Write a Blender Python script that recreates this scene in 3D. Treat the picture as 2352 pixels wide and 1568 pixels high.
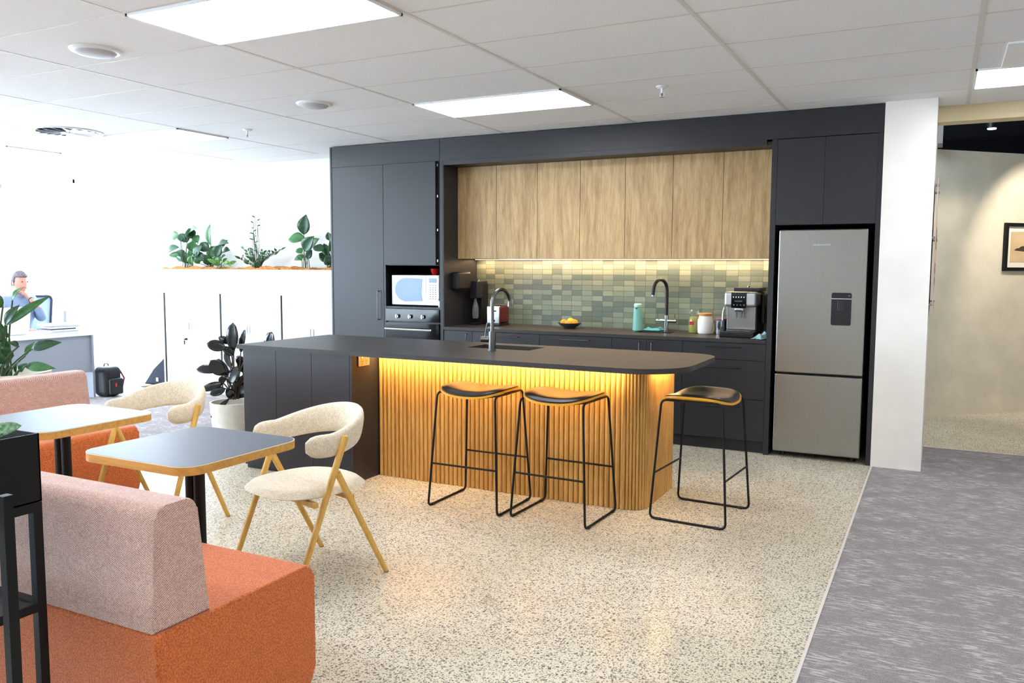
import bpy, bmesh, math, random
from mathutils import Vector, Matrix
PI = math.pi
random.seed(7)
# ------------------------------------------------------------------ clear
for o in list(bpy.data.objects): bpy.data.objects.remove(o, do_unlink=True)
scene = bpy.context.scene
C = scene.collection

# ------------------------------------------------------------------ camera
cam_d = bpy.data.cameras.new('camera'); cam = bpy.data.objects.new('camera', cam_d); C.objects.link(cam)
F_PX, CX, CY, CZ, PITCH, YAW, ROLL = 1908.057, 5.43969, -6.6101, 1.4568, -0.08902, 0.4751, 0.00386
fw_ = Vector((-math.sin(YAW)*math.cos(PITCH), math.cos(YAW)*math.cos(PITCH), math.sin(PITCH)))
rt_ = Vector((math.cos(YAW), math.sin(YAW), 0)); up_ = rt_.cross(fw_)
r2 = math.cos(ROLL)*rt_ + math.sin(ROLL)*up_; u2 = -math.sin(ROLL)*rt_ + math.cos(ROLL)*up_
M = Matrix((r2, u2, -fw_)).transposed().to_4x4(); M.translation = Vector((CX, CY, CZ))
cam.matrix_world = M
cam_d.sensor_width = 36; cam_d.lens = F_PX/2352*36; cam_d.clip_start = 0.05; cam_d.clip_end = 200
scene.camera = cam

# ------------------------------------------------------------------ world, exposure
w = bpy.data.worlds.new('world'); scene.world = w; w.use_nodes = True
bg = w.node_tree.nodes['Background']; bg.inputs[0].default_value = (0.68, 0.84, 1.0, 1); bg.inputs[1].default_value = 13.0
vs = scene.view_settings; vs.view_transform = 'Standard'; vs.look = 'None'; vs.exposure = 0.75; vs.gamma = 1; vs.use_curve_mapping = False
PANEL = 9.0       # ceiling panel strength
STRIP = 9.0      # LED strip strength

# ------------------------------------------------------------------ materials
MATS = {}
def lin(c):
    return tuple(((x/255)/12.92 if x/255 <= 0.04045 else (((x/255)+0.055)/1.055)**2.4) for x in c)
def mat(name, col, rough=0.5, metal=0.0, spec=0.5, noise=None, bump=None, emit=None, trans=0, coat=0, sheen=0, ior=1.45):
    """noise=(scale, amount, stretch)   bump=(scale, strength, distance, stretch)"""
    if name in MATS: return MATS[name]
    m = bpy.data.materials.new(name); m.use_nodes = True; nt = m.node_tree; b = nt.nodes['Principled BSDF']
    c = lin(col)
    b.inputs['Base Color'].default_value = (*c, 1); b.inputs['Roughness'].default_value = rough
    b.inputs['Metallic'].default_value = metal; b.inputs['Specular IOR Level'].default_value = spec
    b.inputs['IOR'].default_value = ior
    if trans: b.inputs['Transmission Weight'].default_value = trans
    if coat: b.inputs['Coat Weight'].default_value = coat; b.inputs['Coat Roughness'].default_value = 0.08
    if sheen: b.inputs['Sheen Weight'].default_value = sheen
    if emit: b.inputs['Emission Color'].default_value = (*lin(emit[0]), 1); b.inputs['Emission Strength'].default_value = emit[1]
    L = nt.links
    def coords(stretch):
        tc = nt.nodes.new('ShaderNodeTexCoord'); mp = nt.nodes.new('ShaderNodeMapping'); L.new(tc.outputs['Object'], mp.inputs[0])
        mp.inputs['Scale'].default_value = stretch; return mp
    if noise:
        mp = coords(noise[2] if len(noise) > 2 else (1, 1, 1))
        n = nt.nodes.new('ShaderNodeTexNoise'); n.inputs['Scale'].default_value = noise[0]; n.inputs['Detail'].default_value = 6; L.new(mp.outputs[0], n.inputs[0])
        r = nt.nodes.new('ShaderNodeValToRGB'); a = noise[1]
        r.color_ramp.elements[0].position = 0.32; r.color_ramp.elements[1].position = 0.68
        r.color_ramp.elements[0].color = (*[max(0, x*(1-a)) for x in c], 1); r.color_ramp.elements[1].color = (*[min(1, x*(1+a)) for x in c], 1)
        L.new(n.outputs[0], r.inputs[0]); L.new(r.outputs[0], b.inputs['Base Color'])
    if bump:
        mp = coords(bump[3] if len(bump) > 3 else (1, 1, 1))
        n = nt.nodes.new('ShaderNodeTexNoise'); n.inputs['Scale'].default_value = bump[0]; n.inputs['Detail'].default_value = 4; L.new(mp.outputs[0], n.inputs[0])
        bp = nt.nodes.new('ShaderNodeBump'); bp.inputs['Strength'].default_value = bump[1]; bp.inputs['Distance'].default_value = bump[2]
        L.new(n.outputs[0], bp.inputs['Height']); L.new(bp.outputs[0], b.inputs['Normal'])
    MATS[name] = m; return m
def wood(name, dark, light, axis='z', scale=1.0, rough=0.45, vary=True):
    m = mat(name, light, rough); nt = m.node_tree; L = nt.links; b = nt.nodes['Principled BSDF']
    tc = nt.nodes.new('ShaderNodeTexCoord'); mp = nt.nodes.new('ShaderNodeMapping'); L.new(tc.outputs['Object'], mp.inputs[0])
    s = {'z': (1, 1, .09), 'x': (.09, 1, 1), 'y': (1, .09, 1)}[axis]
    mp.inputs['Scale'].default_value = tuple(k*scale for k in s)
    oi = nt.nodes.new('ShaderNodeObjectInfo'); va = nt.nodes.new('ShaderNodeVectorMath'); va.operation = 'SCALE'
    cmb = nt.nodes.new('ShaderNodeCombineXYZ')
    mul = nt.nodes.new('ShaderNodeMath'); mul.operation = 'MULTIPLY'; mul.inputs[1].default_value = 37.0; L.new(oi.outputs['Random'], mul.inputs[0])
    for i in range(3): L.new(mul.outputs[0], cmb.inputs[i])
    add = nt.nodes.new('ShaderNodeVectorMath'); add.operation = 'ADD'; L.new(tc.outputs['Object'], add.inputs[0])
    if vary: L.new(cmb.outputs[0], add.inputs[1])
    L.new(add.outputs[0], mp.inputs[0])
    n1 = nt.nodes.new('ShaderNodeTexNoise'); n1.inputs['Scale'].default_value = 22; n1.inputs['Detail'].default_value = 8; n1.inputs['Roughness'].default_value = .65; n1.inputs['Distortion'].default_value = .35; L.new(mp.outputs[0], n1.inputs[0])
    n2 = nt.nodes.new('ShaderNodeTexNoise'); n2.inputs['Scale'].default_value = 130; n2.inputs['Detail'].default_value = 3; L.new(mp.outputs[0], n2.inputs[0])
    mx = nt.nodes.new('ShaderNodeMix'); mx.inputs[0].default_value = .3; L.new(n1.outputs[0], mx.inputs[2]); L.new(n2.outputs[0], mx.inputs[3])
    r = nt.nodes.new('ShaderNodeValToRGB'); e = r.color_ramp.elements; e[0].position = .33; e[1].position = .64
    e[0].color = (*lin(dark), 1); e[1].color = (*lin(light), 1); L.new(mx.outputs[0], r.inputs[0]); L.new(r.outputs[0], b.inputs['Base Color'])
    return m
def fabric(name, c1, c2, scale=260, rough=.9, sheen=.3, bump=.5, vor=False):
    """woven cloth: speckle of two yarn colours and a bumpy surface"""
    m = mat(name, c1, rough, sheen=sheen, spec=.2); nt = m.node_tree; L = nt.links; b = nt.nodes['Principled BSDF']
    tc = nt.nodes.new('ShaderNodeTexCoord')
    if vor:
        # basket weave: product of two sines over sheared object axes, broken up by a little noise
        sp = nt.nodes.new('ShaderNodeSeparateXYZ'); L.new(tc.outputs['Object'], sp.inputs[0])
        def mth(op, *a):
            q = nt.nodes.new('ShaderNodeMath'); q.operation = op
            for i_, v_ in enumerate(a):
                if isinstance(v_, (int, float)): q.inputs[i_].default_value = v_
                else: L.new(v_, q.inputs[i_])
            return q.outputs[0]
        uu = mth('ADD', sp.outputs[0], sp.outputs[1]); vv = mth('ADD', sp.outputs[2], mth('MULTIPLY', mth('SUBTRACT', sp.outputs[1], sp.outputs[0]), .5))
        pr_ = mth('MULTIPLY', mth('SINE', mth('MULTIPLY', uu, scale)), mth('SINE', mth('MULTIPLY', vv, scale)))
        nz = nt.nodes.new('ShaderNodeTexNoise'); nz.inputs['Scale'].default_value = 190; L.new(tc.outputs['Object'], nz.inputs['Vector'])
        out = mth('ADD', mth('MULTIPLY', pr_, .5), mth('MULTIPLY', nz.outputs[0], .9)); lo, hi = .25, .65; t = None
    else:
        t = nt.nodes.new('ShaderNodeTexNoise'); t.inputs['Scale'].default_value = scale; t.inputs['Detail'].default_value = 3; out = t.outputs[0]; lo, hi = .4, .6
    if t: L.new(tc.outputs['Object'], t.inputs['Vector'])
    r = nt.nodes.new('ShaderNodeValToRGB'); e = r.color_ramp.elements; e[0].position = lo; e[1].position = hi
    e[0].color = (*lin(c1), 1); e[1].color = (*lin(c2), 1); L.new(out, r.inputs[0])
    n = nt.nodes.new('ShaderNodeTexNoise'); n.inputs['Scale'].default_value = 38; L.new(tc.outputs['Object'], n.inputs['Vector'])
    mx = nt.nodes.new('ShaderNodeMix'); mx.data_type = 'RGBA'; mx.blend_type = 'MULTIPLY'; mx.inputs[0].default_value = .22
    r2_ = nt.nodes.new('ShaderNodeValToRGB'); r2_.color_ramp.elements[0].position = .35; r2_.color_ramp.elements[0].color = (.55, .55, .55, 1); r2_.color_ramp.elements[1].position = .6
    L.new(n.outputs[0], r2_.inputs[0]); L.new(r.outputs[0], mx.inputs[6]); L.new(r2_.outputs[0], mx.inputs[7]); L.new(mx.outputs[2], b.inputs['Base Color'])
    bp = nt.nodes.new('ShaderNodeBump'); bp.inputs['Strength'].default_value = bump; bp.inputs['Distance'].default_value = .0015; L.new(out, bp.inputs['Height']); L.new(bp.outputs[0], b.inputs['Normal'])
    return m

charcoal = mat('charcoal_laminate', (41, 41, 44), .42, spec=.5, bump=(900, .08, .0005))
charcoal_in = mat('charcoal_interior', (34, 33, 34), .6)
black_gap = mat('matt_black', (14, 14, 15), .7, spec=.2)
stone = mat('dark_stone_worktop', (54, 52, 51), .42, spec=.35, noise=(60, .12, (.25, 2, 1)), bump=(120, .15, .0006, (.2, 2, 1)))
oak = wood('oak_laminate', (150, 116, 74), (206, 174, 122))
slat_oak = wood('oak_batten', (172, 124, 60), (212, 166, 94), scale=1.6)
chair_ash = wood('golden_ash', (204, 156, 70), (230, 188, 100), scale=2, rough=.35)
ply = wood('plywood_edge', (192, 140, 62), (222, 172, 92), axis='x', scale=2, rough=.4)
white = mat('white_paint', (236, 236, 234), .6, bump=(300, .05, .001))
white_lam = mat('white_powdercoat', (240, 242, 244), .4)
cream = mat('cream_paint', (238, 234, 226), .65, noise=(3, .04))
tan_wall = mat('tan_plaster', (214, 204, 184), .7, noise=(4, .07))
beam_m = mat('cream_beam', (226, 210, 170), .7)
steel = mat('brushed_steel', (150, 148, 143), .3, 1.0, noise=(40, .06, (30, 30, .3)), bump=(90, .12, .0004, (40, 40, .4)))
steel_dk = mat('gunmetal', (120, 118, 116), .25, 1.0)
chrome = mat('chrome', (190, 192, 196), .1, 1.0)
blk_steel = mat('black_powdercoat_steel', (15, 15, 16), .45, spec=.3)
blk_gloss = mat('black_gloss', (10, 10, 12), .08, spec=.6)
blk_plastic = mat('black_plastic', (22, 22, 24), .35)
leather = mat('black_leather', (24, 22, 22), .3, spec=.6, bump=(400, .04, .0005))
bright_alu = mat('bright_aluminium', (215, 215, 215), .22, 1.0)
pink = fabric('pink_weave', (168, 112, 98), (238, 210, 198), 950, vor=True)
orange = fabric('orange_wool', (190, 92, 40), (222, 124, 66), 170, bump=.7)
boucle = fabric('cream_boucle', (206, 190, 160), (240, 230, 210), 300, bump=.8)
laminate_top = mat('slate_blue_laminate', (80, 84, 94), .42, spec=.17)
edge_white = mat('pale_laminate_edge', (226, 214, 186), .5)
concrete_pot = mat('cream_pot', (214, 210, 198), .7, noise=(20, .06))
soil = mat('dark_soil', (40, 32, 26), .95, bump=(60, .8, .01))
coir = mat('orange_coir', (186, 122, 60), .95, noise=(60, .35), bump=(90, 1, .01))
red_g = mat('red_ceramic', (176, 10, 14), .25)
red_d = mat('dark_red_enamel', (84, 8, 10), .22, coat=.5)
teal = mat('aqua_plastic', (122, 186, 172), .45)
teal_cloth = fabric('teal_cloth', (58, 160, 160), (110, 200, 196), 300)
blue_cloth = fabric('pale_blue_cloth', (120, 170, 178), (170, 205, 208), 300)
screen_g = mat('blue_grey_panel', (150, 156, 166), .55)
lime = mat('yellow_preserve', (196, 186, 40), .4, spec=.5)
skin = mat('skin', (196, 128, 108), .5)
hair_m = mat('grey_hair', (92, 84, 92), .8, noise=(60, .3))
shirt = mat('pale_blue_shirt', (112, 128, 152), .8, noise=(14, .08))
navy = mat('navy_trousers', (52, 56, 72), .8)
leaf_d = mat('deep_green_leaf', (34, 74, 44), .32, noise=(30, .3), spec=.5)
leaf_g = mat('mid_green_leaf', (58, 110, 58), .38, noise=(30, .25))
leaf_l = mat('light_green_leaf', (106, 158, 82), .42, noise=(30, .2))
leaf_b = mat('burgundy_black_leaf', (24, 26, 24), .16, noise=(20, .35), spec=.6)
leaf_u = mat('variegated_leaf', (110, 150, 112), .45, noise=(120, .5))
stem_m = mat('green_stem', (58, 84, 50), .5)
stem_b = mat('brown_stem', (66, 52, 38), .7)
bag_blk = mat('black_nylon', (22, 22, 26), .5, bump=(60, .3, .003))
bag_navy = mat('navy_canvas', (34, 42, 56), .7, bump=(40, .3, .004))
paper = mat('paper', (232, 232, 228), .8)
glow = mat('panel_diffuser', (255, 255, 255), .5, emit=((246, 249, 255), PANEL))
led = mat('warm_led', (255, 200, 120), .5, emit=((255, 196, 116), STRIP))
led_soft = mat('soft_warm_led', (255, 215, 160), .5, emit=((255, 200, 150), STRIP*.3))
spot_m = mat('spot_lens', (255, 255, 255), .5, emit=((235, 235, 255), 30))
m = mat('clear_glass', (255, 255, 255), .02); nt = m.node_tree
for n in list(nt.nodes):
    if n.type != 'OUTPUT_MATERIAL': nt.nodes.remove(n)
tr = nt.nodes.new('ShaderNodeBsdfTransparent'); gl = nt.nodes.new('ShaderNodeBsdfGlossy'); gl.inputs['Roughness'].default_value = .02
mxs = nt.nodes.new('ShaderNodeMixShader'); mxs.inputs[0].default_value = .06
nt.links.new(tr.outputs[0], mxs.inputs[1]); nt.links.new(gl.outputs[0], mxs.inputs[2]); nt.links.new(mxs.outputs[0], nt.nodes['Material Output'].inputs[0])
glass = m

def terrazzo():
    m = mat('ground_concrete', (216, 205, 176), .22, spec=.5); nt = m.node_tree; L = nt.links; b = nt.nodes['Principled BSDF']
    tc = nt.nodes.new('ShaderNodeTexCoord')
    n0 = nt.nodes.new('ShaderNodeTexNoise'); n0.inputs['Scale'].default_value = 60; n0.inputs['Detail'].default_value = 2; L.new(tc.outputs['Object'], n0.inputs[0])
    va = nt.nodes.new('ShaderNodeVectorMath'); va.operation = 'MULTIPLY_ADD'; va.inputs[1].default_value = (.012, .012, 0); L.new(n0.outputs['Color'], va.inputs[0]); L.new(tc.outputs['Object'], va.inputs[2])
    base = nt.nodes.new('ShaderNodeTexNoise'); base.inputs['Scale'].default_value = 1.3; base.inputs['Detail'].default_value = 8; base.inputs['Roughness'].default_value = .65; L.new(tc.outputs['Object'], base.inputs[0])
    br = nt.nodes.new('ShaderNodeValToRGB'); e = br.color_ramp.elements; e[0].position = .3; e[1].position = .7; e[0].color = (*lin((210, 200, 174)), 1); e[1].color = (*lin((234, 226, 206)), 1); L.new(base.outputs[0], br.inputs[0])
    cur = br.outputs[0]
    for sc, size, pick, seed in ((78, .30, .52, 0), (150, .34, .45, 3), (46, .24, .74, 7)):
        ad = nt.nodes.new('ShaderNodeVectorMath'); ad.operation = 'ADD'; ad.inputs[1].default_value = (seed, seed*1.7, 0); L.new(va.outputs[0], ad.inputs[0])
        v = nt.nodes.new('ShaderNodeTexVoronoi'); v.voronoi_dimensions = '2D'; v.inputs['Scale'].default_value = sc; L.new(ad.outputs[0], v.inputs['Vector'])
        sep = nt.nodes.new('ShaderNodeSeparateColor'); L.new(v.outputs['Color'], sep.inputs[0])
        # radius of the chip varies per cell
        mr = nt.nodes.new('ShaderNodeMapRange'); mr.inputs[1].default_value = 0; mr.inputs[2].default_value = 1; mr.inputs[3].default_value = size*.55; mr.inputs[4].default_value = size*1.3; L.new(sep.outputs[1], mr.inputs[0])
        lt = nt.nodes.new('ShaderNodeMath'); lt.operation = 'LESS_THAN'; L.new(v.outputs['Distance'], lt.inputs[0]); L.new(mr.outputs[0], lt.inputs[1])
        gt = nt.nodes.new('ShaderNodeMath'); gt.operation = 'GREATER_THAN'; gt.inputs[1].default_value = pick; L.new(sep.outputs[0], gt.inputs[0])
        mu = nt.nodes.new('ShaderNodeMath'); mu.operation = 'MULTIPLY'; L.new(lt.outputs[0], mu.inputs[0]); L.new(gt.outputs[0], mu.inputs[1])
        cr = nt.nodes.new('ShaderNodeValToRGB'); e = cr.color_ramp.elements; e[0].position = 0; e[1].position = 1
        e[0].color = (*lin((104, 102, 98)), 1); e[1].color = (*lin((164, 154, 138)), 1); L.new(sep.outputs[2], cr.inputs[0])
        mx = nt.nodes.new('ShaderNodeMix'); mx.data_type = 'RGBA'; L.new(mu.outputs[0], mx.inputs[0]); L.new(cur, mx.inputs[6]); L.new(cr.outputs[0], mx.inputs[7]); cur = mx.outputs[2]
    # fine hairline cracks
    wv = nt.nodes.new('ShaderNodeTexVoronoi'); wv.voronoi_dimensions = '2D'; wv.feature = 'DISTANCE_TO_EDGE'; wv.inputs['Scale'].default_value = .42
    n3 = nt.nodes.new('ShaderNodeTexNoise'); n3.inputs['Scale'].default_value = 5; n3.inputs['Detail'].default_value = 6; L.new(tc.outputs['Object'], n3.inputs[0])
    v3 = nt.nodes.new('ShaderNodeVectorMath'); v3.operation = 'MULTIPLY_ADD'; v3.inputs[1].default_value = (.35, .35, 0); L.new(n3.outputs['Color'], v3.inputs[0]); L.new(tc.outputs['Object'], v3.inputs[2]); L.new(v3.outputs[0], wv.inputs['Vector'])
    c1 = nt.nodes.new('ShaderNodeMath'); c1.operation = 'LESS_THAN'; c1.inputs[1].default_value = .0016; L.new(wv.outputs['Distance'], c1.inputs[0])
    c2 = nt.nodes.new('ShaderNodeMath'); c2.operation = 'MULTIPLY'; c2.inputs[1].default_value = .45; L.new(c1.outputs[0], c2.inputs[0])
    mx = nt.nodes.new('ShaderNodeMix'); mx.data_type = 'RGBA'; mx.inputs[7].default_value = (*lin((150, 142, 112)), 1); L.new(c2.outputs[0], mx.inputs[0]); L.new(cur, mx.inputs[6])
    L.new(mx.outputs[2], b.inputs['Base Color']); return m
def carpet_mat(name, dark, light, hi):
    m = mat(name, dark, .95, spec=.1); nt = m.node_tree; L = nt.links; b = nt.nodes['Principled BSDF']
    tc = nt.nodes.new('ShaderNodeTexCoord')
    def noise(sc, st, det=5):
        mp = nt.nodes.new('ShaderNodeMapping'); mp.inputs['Scale'].default_value = st; L.new(tc.outputs['Object'], mp.inputs[0])
        n = nt.nodes.new('ShaderNodeTexNoise'); n.inputs['Scale'].default_value = sc; n.inputs['Detail'].default_value = det; n.inputs['Roughness'].default_value = .6; L.new(mp.outputs[0], n.inputs[0]); return n.outputs[0]
    def ramp(src, a, b_, ca, cb):
        r = nt.nodes.new('ShaderNodeValToRGB'); e = r.color_ramp.elements; e[0].position = a; e[1].position = b_; e[0].color = (*lin(ca), 1); e[1].color = (*lin(cb), 1); L.new(src, r.inputs[0]); return r.outputs[0]
    cur = ramp(noise(350, (1, 1, 1), 2), .4, .6, dark, light)
    # streaks along x gathered in patches
    st = ramp(noise(40, (.35, 2.2, 1), 6), .50, .55, (0, 0, 0), (255, 255, 255)); pt = ramp(noise(5, (1, 1.4, 1), 5), .40, .60, (0, 0, 0), (255, 255, 255))
    mu = nt.nodes.new('ShaderNodeMath'); mu.operation = 'MULTIPLY'; L.new(st, mu.inputs[0]); L.new(pt, mu.inputs[1])
    m8 = nt.nodes.new('ShaderNodeMath'); m8.operation = 'MULTIPLY'; m8.inputs[1].default_value = .95; L.new(mu.outputs[0], m8.inputs[0])
    mx = nt.nodes.new('ShaderNodeMix'); mx.data_type = 'RGBA'; mx.inputs[7].default_value = (*lin(hi), 1); L.new(m8.outputs[0], mx.inputs[0]); L.new(cur, mx.inputs[6]); L.new(mx.outputs[2], b.inputs['Base Color'])
    bp = nt.nodes.new('ShaderNodeBump'); bp.inputs['Strength'].default_value = .6; bp.inputs['Distance'].default_value = .004; L.new(noise(350, (1, 1, 1), 2), bp.inputs['Height']); L.new(bp.outputs[0], b.inputs['Normal'])
    return m
def tile_mat():
    """stack-bonded splashback tiles, 103 x 48 mm, each tile its own green"""
    m = mat('green_glazed_tile', (140, 150, 120), .35, spec=.5); nt = m.node_tree; L = nt.links; b = nt.nodes['Principled BSDF']
    tc = nt.nodes.new('ShaderNodeTexCoord'); sp = nt.nodes.new('ShaderNodeSeparateXYZ'); L.new(tc.outputs['Object'], sp.inputs[0])
    def mth(op, a, bv=None, bl=None):
        n = nt.nodes.new('ShaderNodeMath'); n.operation = op; L.new(a, n.inputs[0])
        if bv is not None: n.inputs[1].default_value = bv
        if bl is not None: L.new(bl, n.inputs[1])
        return n.outputs[0]
    u = mth('DIVIDE', mth('SUBTRACT', sp.outputs[0], TX0), TW); v = mth('DIVIDE', mth('SUBTRACT', sp.outputs[2], TZ0), TH)
    fu, fv = mth('FLOOR', u), mth('FLOOR', v)
    cb = nt.nodes.new('ShaderNodeCombineXYZ'); L.new(fu, cb.inputs[0]); L.new(fv, cb.inputs[1])
    wn = nt.nodes.new('ShaderNodeTexWhiteNoise'); wn.noise_dimensions = '2D'; L.new(cb.outputs[0], wn.inputs['Vector'])
    r = nt.nodes.new('ShaderNodeValToRGB'); r.color_ramp.interpolation = 'CONSTANT'; e = r.color_ramp.elements
    e[0].position = 0; e[0].color = (*lin((94, 108, 94)), 1); e[1].position = .3; e[1].color = (*lin((124, 136, 114)), 1)
    x = e.new(.62); x.color = (*lin((136, 146, 122)), 1); x = e.new(.85); x.color = (*lin((112, 124, 104)), 1)
    L.new(wn.outputs['Value'], r.inputs[0])
    n = nt.nodes.new('ShaderNodeTexNoise'); n.inputs['Scale'].default_value = 60; n.inputs['Detail'].default_value = 4; L.new(tc.outputs['Object'], n.inputs[0])
    mx = nt.nodes.new('ShaderNodeMix'); mx.data_type = 'RGBA'; mx.blend_type = 'OVERLAY'; mx.inputs[0].default_value = .25; L.new(r.outputs[0], mx.inputs[6]); L.new(n.outputs['Color'], mx.inputs[7])
    # grout mask

    def edge(f, width):
        a = mth('FRACT', f); bb = nt.nodes.new('ShaderNodeMath'); bb.operation = 'SUBTRACT'; bb.inputs[0].default_value = 1; L.new(a, bb.inputs[1])
        return mth('LESS_THAN', mth('MINIMUM', a, bl=bb.outputs[0]), width)
    g = mth('MAXIMUM', edge(u, .0018/TW), bl=edge(v, .0018/TH))
    mg = nt.nodes.new('ShaderNodeMix'); mg.data_type = 'RGBA'; mg.inputs[7].default_value = (*lin((96, 84, 72)), 1); L.new(g, mg.inputs[0]); L.new(mx.outputs[2], mg.inputs[6]); L.new(mg.outputs[2], b.inputs['Base Color'])
    bp = nt.nodes.new('ShaderNodeBump'); bp.inputs['Strength'].default_value = .8; bp.inputs['Distance'].default_value = .003; bp.invert = True; L.new(g, bp.inputs['Height'])
    b2 = nt.nodes.new('ShaderNodeBump'); b2.inputs['Strength'].default_value = .12; b2.inputs['Distance'].default_value = .004; L.new(n.outputs[0], b2.inputs['Height']); L.new(bp.outputs[0], b2.inputs['Normal']); L.new(b2.outputs[0], b.inputs['Normal'])
    return m
TX0, TW, TZ0, TH = 1.324, .1029, .9045, .0485
def ceiling_mat(name='mineral_fibre_tile', col=(238, 237, 236)):
    return mat(name, col, .9, spec=.1, noise=(240, .06), bump=(350, .35, .002))

# ------------------------------------------------------------------ mesh helpers
def NB(): return bmesh.new()
def box(bm, x0, x1, y0, y1, z0, z1, bev=0, seg=2, mi=0):
    r = bmesh.ops.create_cube(bm, size=1); vs_ = r['verts']
    for v in vs_: v.co = Vector((x0+(v.co.x+.5)*(x1-x0), y0+(v.co.y+.5)*(y1-y0), z0+(v.co.z+.5)*(z1-z0)))
    fs = {f for v in vs_ for f in v.link_faces}
    for f in fs: f.material_index = mi
    if bev:
        es = list({e for v in vs_ for e in v.link_edges})
        rr = bmesh.ops.bevel(bm, geom=es, offset=bev, segments=seg, affect='EDGES', profile=.5, clamp_overlap=True)
        for f in rr['faces']: f.material_index = mi
    return bm
def cyl(bm, p0, p1, r0, r1=None, n=20, cap=True):
    p0, p1 = Vector(p0), Vector(p1); d = p1-p0; r1 = r0 if r1 is None else r1
    q = d.to_track_quat('Z', 'Y').to_matrix().to_4x4(); q.translation = (p0+p1)/2
    bmesh.ops.create_cone(bm, cap_ends=cap, segments=n, radius1=r0, radius2=r1, depth=d.length, matrix=q)
    return bm
def sph(bm, c, r, sc=(1, 1, 1), n=20):
    bmesh.ops.create_uvsphere(bm, u_segments=n, v_segments=max(8, n//2), radius=r, matrix=Matrix.Translation(Vector(c)) @ Matrix.Diagonal((*sc, 1)))
    return bm
def lathe(bm, c, prof, n=28):
    """prof: list of (radius, z)"""
    rings = []
    for r, z in prof:
        if r < 1e-6: rings.append([bm.verts.new((c[0], c[1], c[2]+z))])
        else: rings.append([bm.verts.new((c[0]+r*math.cos(2*PI*i/n), c[1]+r*math.sin(2*PI*i/n), c[2]+z)) for i in range(n)])
    for a, b in zip(rings, rings[1:]):
        for i in range(n):
            j = (i+1) % n
            if len(a) == 1 and len(b) == 1: continue
            if len(a) == 1: bm.faces.new((a[0], b[j], b[i]))
            elif len(b) == 1: bm.faces.new((a[i], a[j], b[0]))
            else: bm.faces.new((a[i], a[j], b[j], b[i]))
    return bm
def tube(bm, pts, r, n=10, closed=False, radii=None):
    pts = [Vector(p) for p in pts]; N = len(pts); rings = []
    prev = None
    for i, p in enumerate(pts):
        if closed: t = (pts[(i+1) % N]-pts[i-1]).normalized()
        elif i == 0: t = (pts[1]-pts[0]).normalized()
        elif i == N-1: t = (pts[-1]-pts[-2]).normalized()
        else: t = ((pts[i+1]-p).normalized()+(p-pts[i-1]).normalized()).normalized()
        if prev is None:
            a = Vector((0, 0, 1)) if abs(t.z) < .9 else Vector((1, 0, 0)); u = t.cross(a).normalized()
        else: u = (prev - t*prev.dot(t)).normalized()
        prev = u; v = t.cross(u); rr = radii[i] if radii else r
        rings.append([bm.verts.new(p+rr*(math.cos(2*PI*k/n)*u+math.sin(2*PI*k/n)*v)) for k in range(n)])
    for i in range(N if closed else N-1):
        a, b = rings[i], rings[(i+1) % N]
        for k in range(n):
            j = (k+1) % n; bm.faces.new((a[k], a[j], b[j], b[k]))
    if not closed: bm.faces.new(rings[0][::-1]); bm.faces.new(rings[-1])
    return bm
def fillet(pts, r, seg=5, closed=False):
    """round the corners of a polyline"""
    pts = [Vector(p) for p in pts]; N = len(pts); out = []
    for i, p in enumerate(pts):
        if not closed and i in (0, N-1): out.append(p); continue
        a, b = pts[i-1], pts[(i+1) % N]; da, db = (a-p), (b-p)
        rr = min(r, da.length*.49, db.length*.49); s, e = p+da.normalized()*rr, p+db.normalized()*rr
        for k in range(seg+1):
            t = k/seg; out.append((1-t)**2*s+2*t*(1-t)*p+t*t*e)
    return out
def prism(bm, pts, z0, z1, axis='z', bev=0, seg=3, mi=0):
    """extrude a closed 2D outline; axis z: (x,y)  axis x: (y,z)  axis y: (x,z)"""
    def P3(p, h): return {'z': (p[0], p[1], h), 'x': (h, p[0], p[1]), 'y': (p[0], h, p[1])}[axis]
    a = [bm.verts.new(P3(p, z0)) for p in pts]; b = [bm.verts.new(P3(p, z1)) for p in pts]
    n = len(pts); fs = [bm.faces.new(a[::-1]), bm.faces.new(b)]
    for i in range(n): fs.append(bm.faces.new((a[i], a[(i+1) % n], b[(i+1) % n], b[i])))
    for f in fs: f.material_index = mi
    if bev:
        es = [e for f in fs[:2] for e in f.edges]
        rr = bmesh.ops.bevel(bm, geom=es, offset=bev, segments=seg, affect='EDGES', profile=.5)
        for f in rr['faces']: f.material_index = mi
    return bm
def rrect(x0, x1, y0, y1, r, seg=8):
    out = []
    for cx, cy, a in ((x1-r, y1-r, 0), (x0+r, y1-r, 90), (x0+r, y0+r, 180), (x1-r, y0+r, 270)):
        for k in range(seg+1):
            t = math.radians(a+90*k/seg); out.append((cx+r*math.cos(t), cy+r*math.sin(t)))
    return out
def rootof(o):
    while o.parent: o = o.parent
    return o
def obj(name, bm, m, parent=None, local=False, smooth=True, angle=40):
    """one mesh object; coordinates are world coordinates unless local"""
    if parent is not None and not local:
        L = rootof(parent).location; bmesh.ops.translate(bm, verts=bm.verts, vec=-L)
    bmesh.ops.recalc_face_normals(bm, faces=bm.faces)
    me = bpy.data.meshes.new(name); bm.to_mesh(me); bm.free()
    for mm in (m if isinstance(m, (list, tuple)) else [m]): me.materials.append(mm)
    if smooth:
        me.polygons.foreach_set('use_smooth', [True]*len(me.polygons)); me.set_sharp_from_angle(angle=math.radians(angle))
    o = bpy.data.objects.new(name, me); C.objects.link(o)
    if smooth: wn = o.modifiers.new('weighted', 'WEIGHTED_NORMAL'); wn.keep_sharp = True; wn.weight = 90
    if parent is not None: o.parent = parent
    return o
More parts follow.
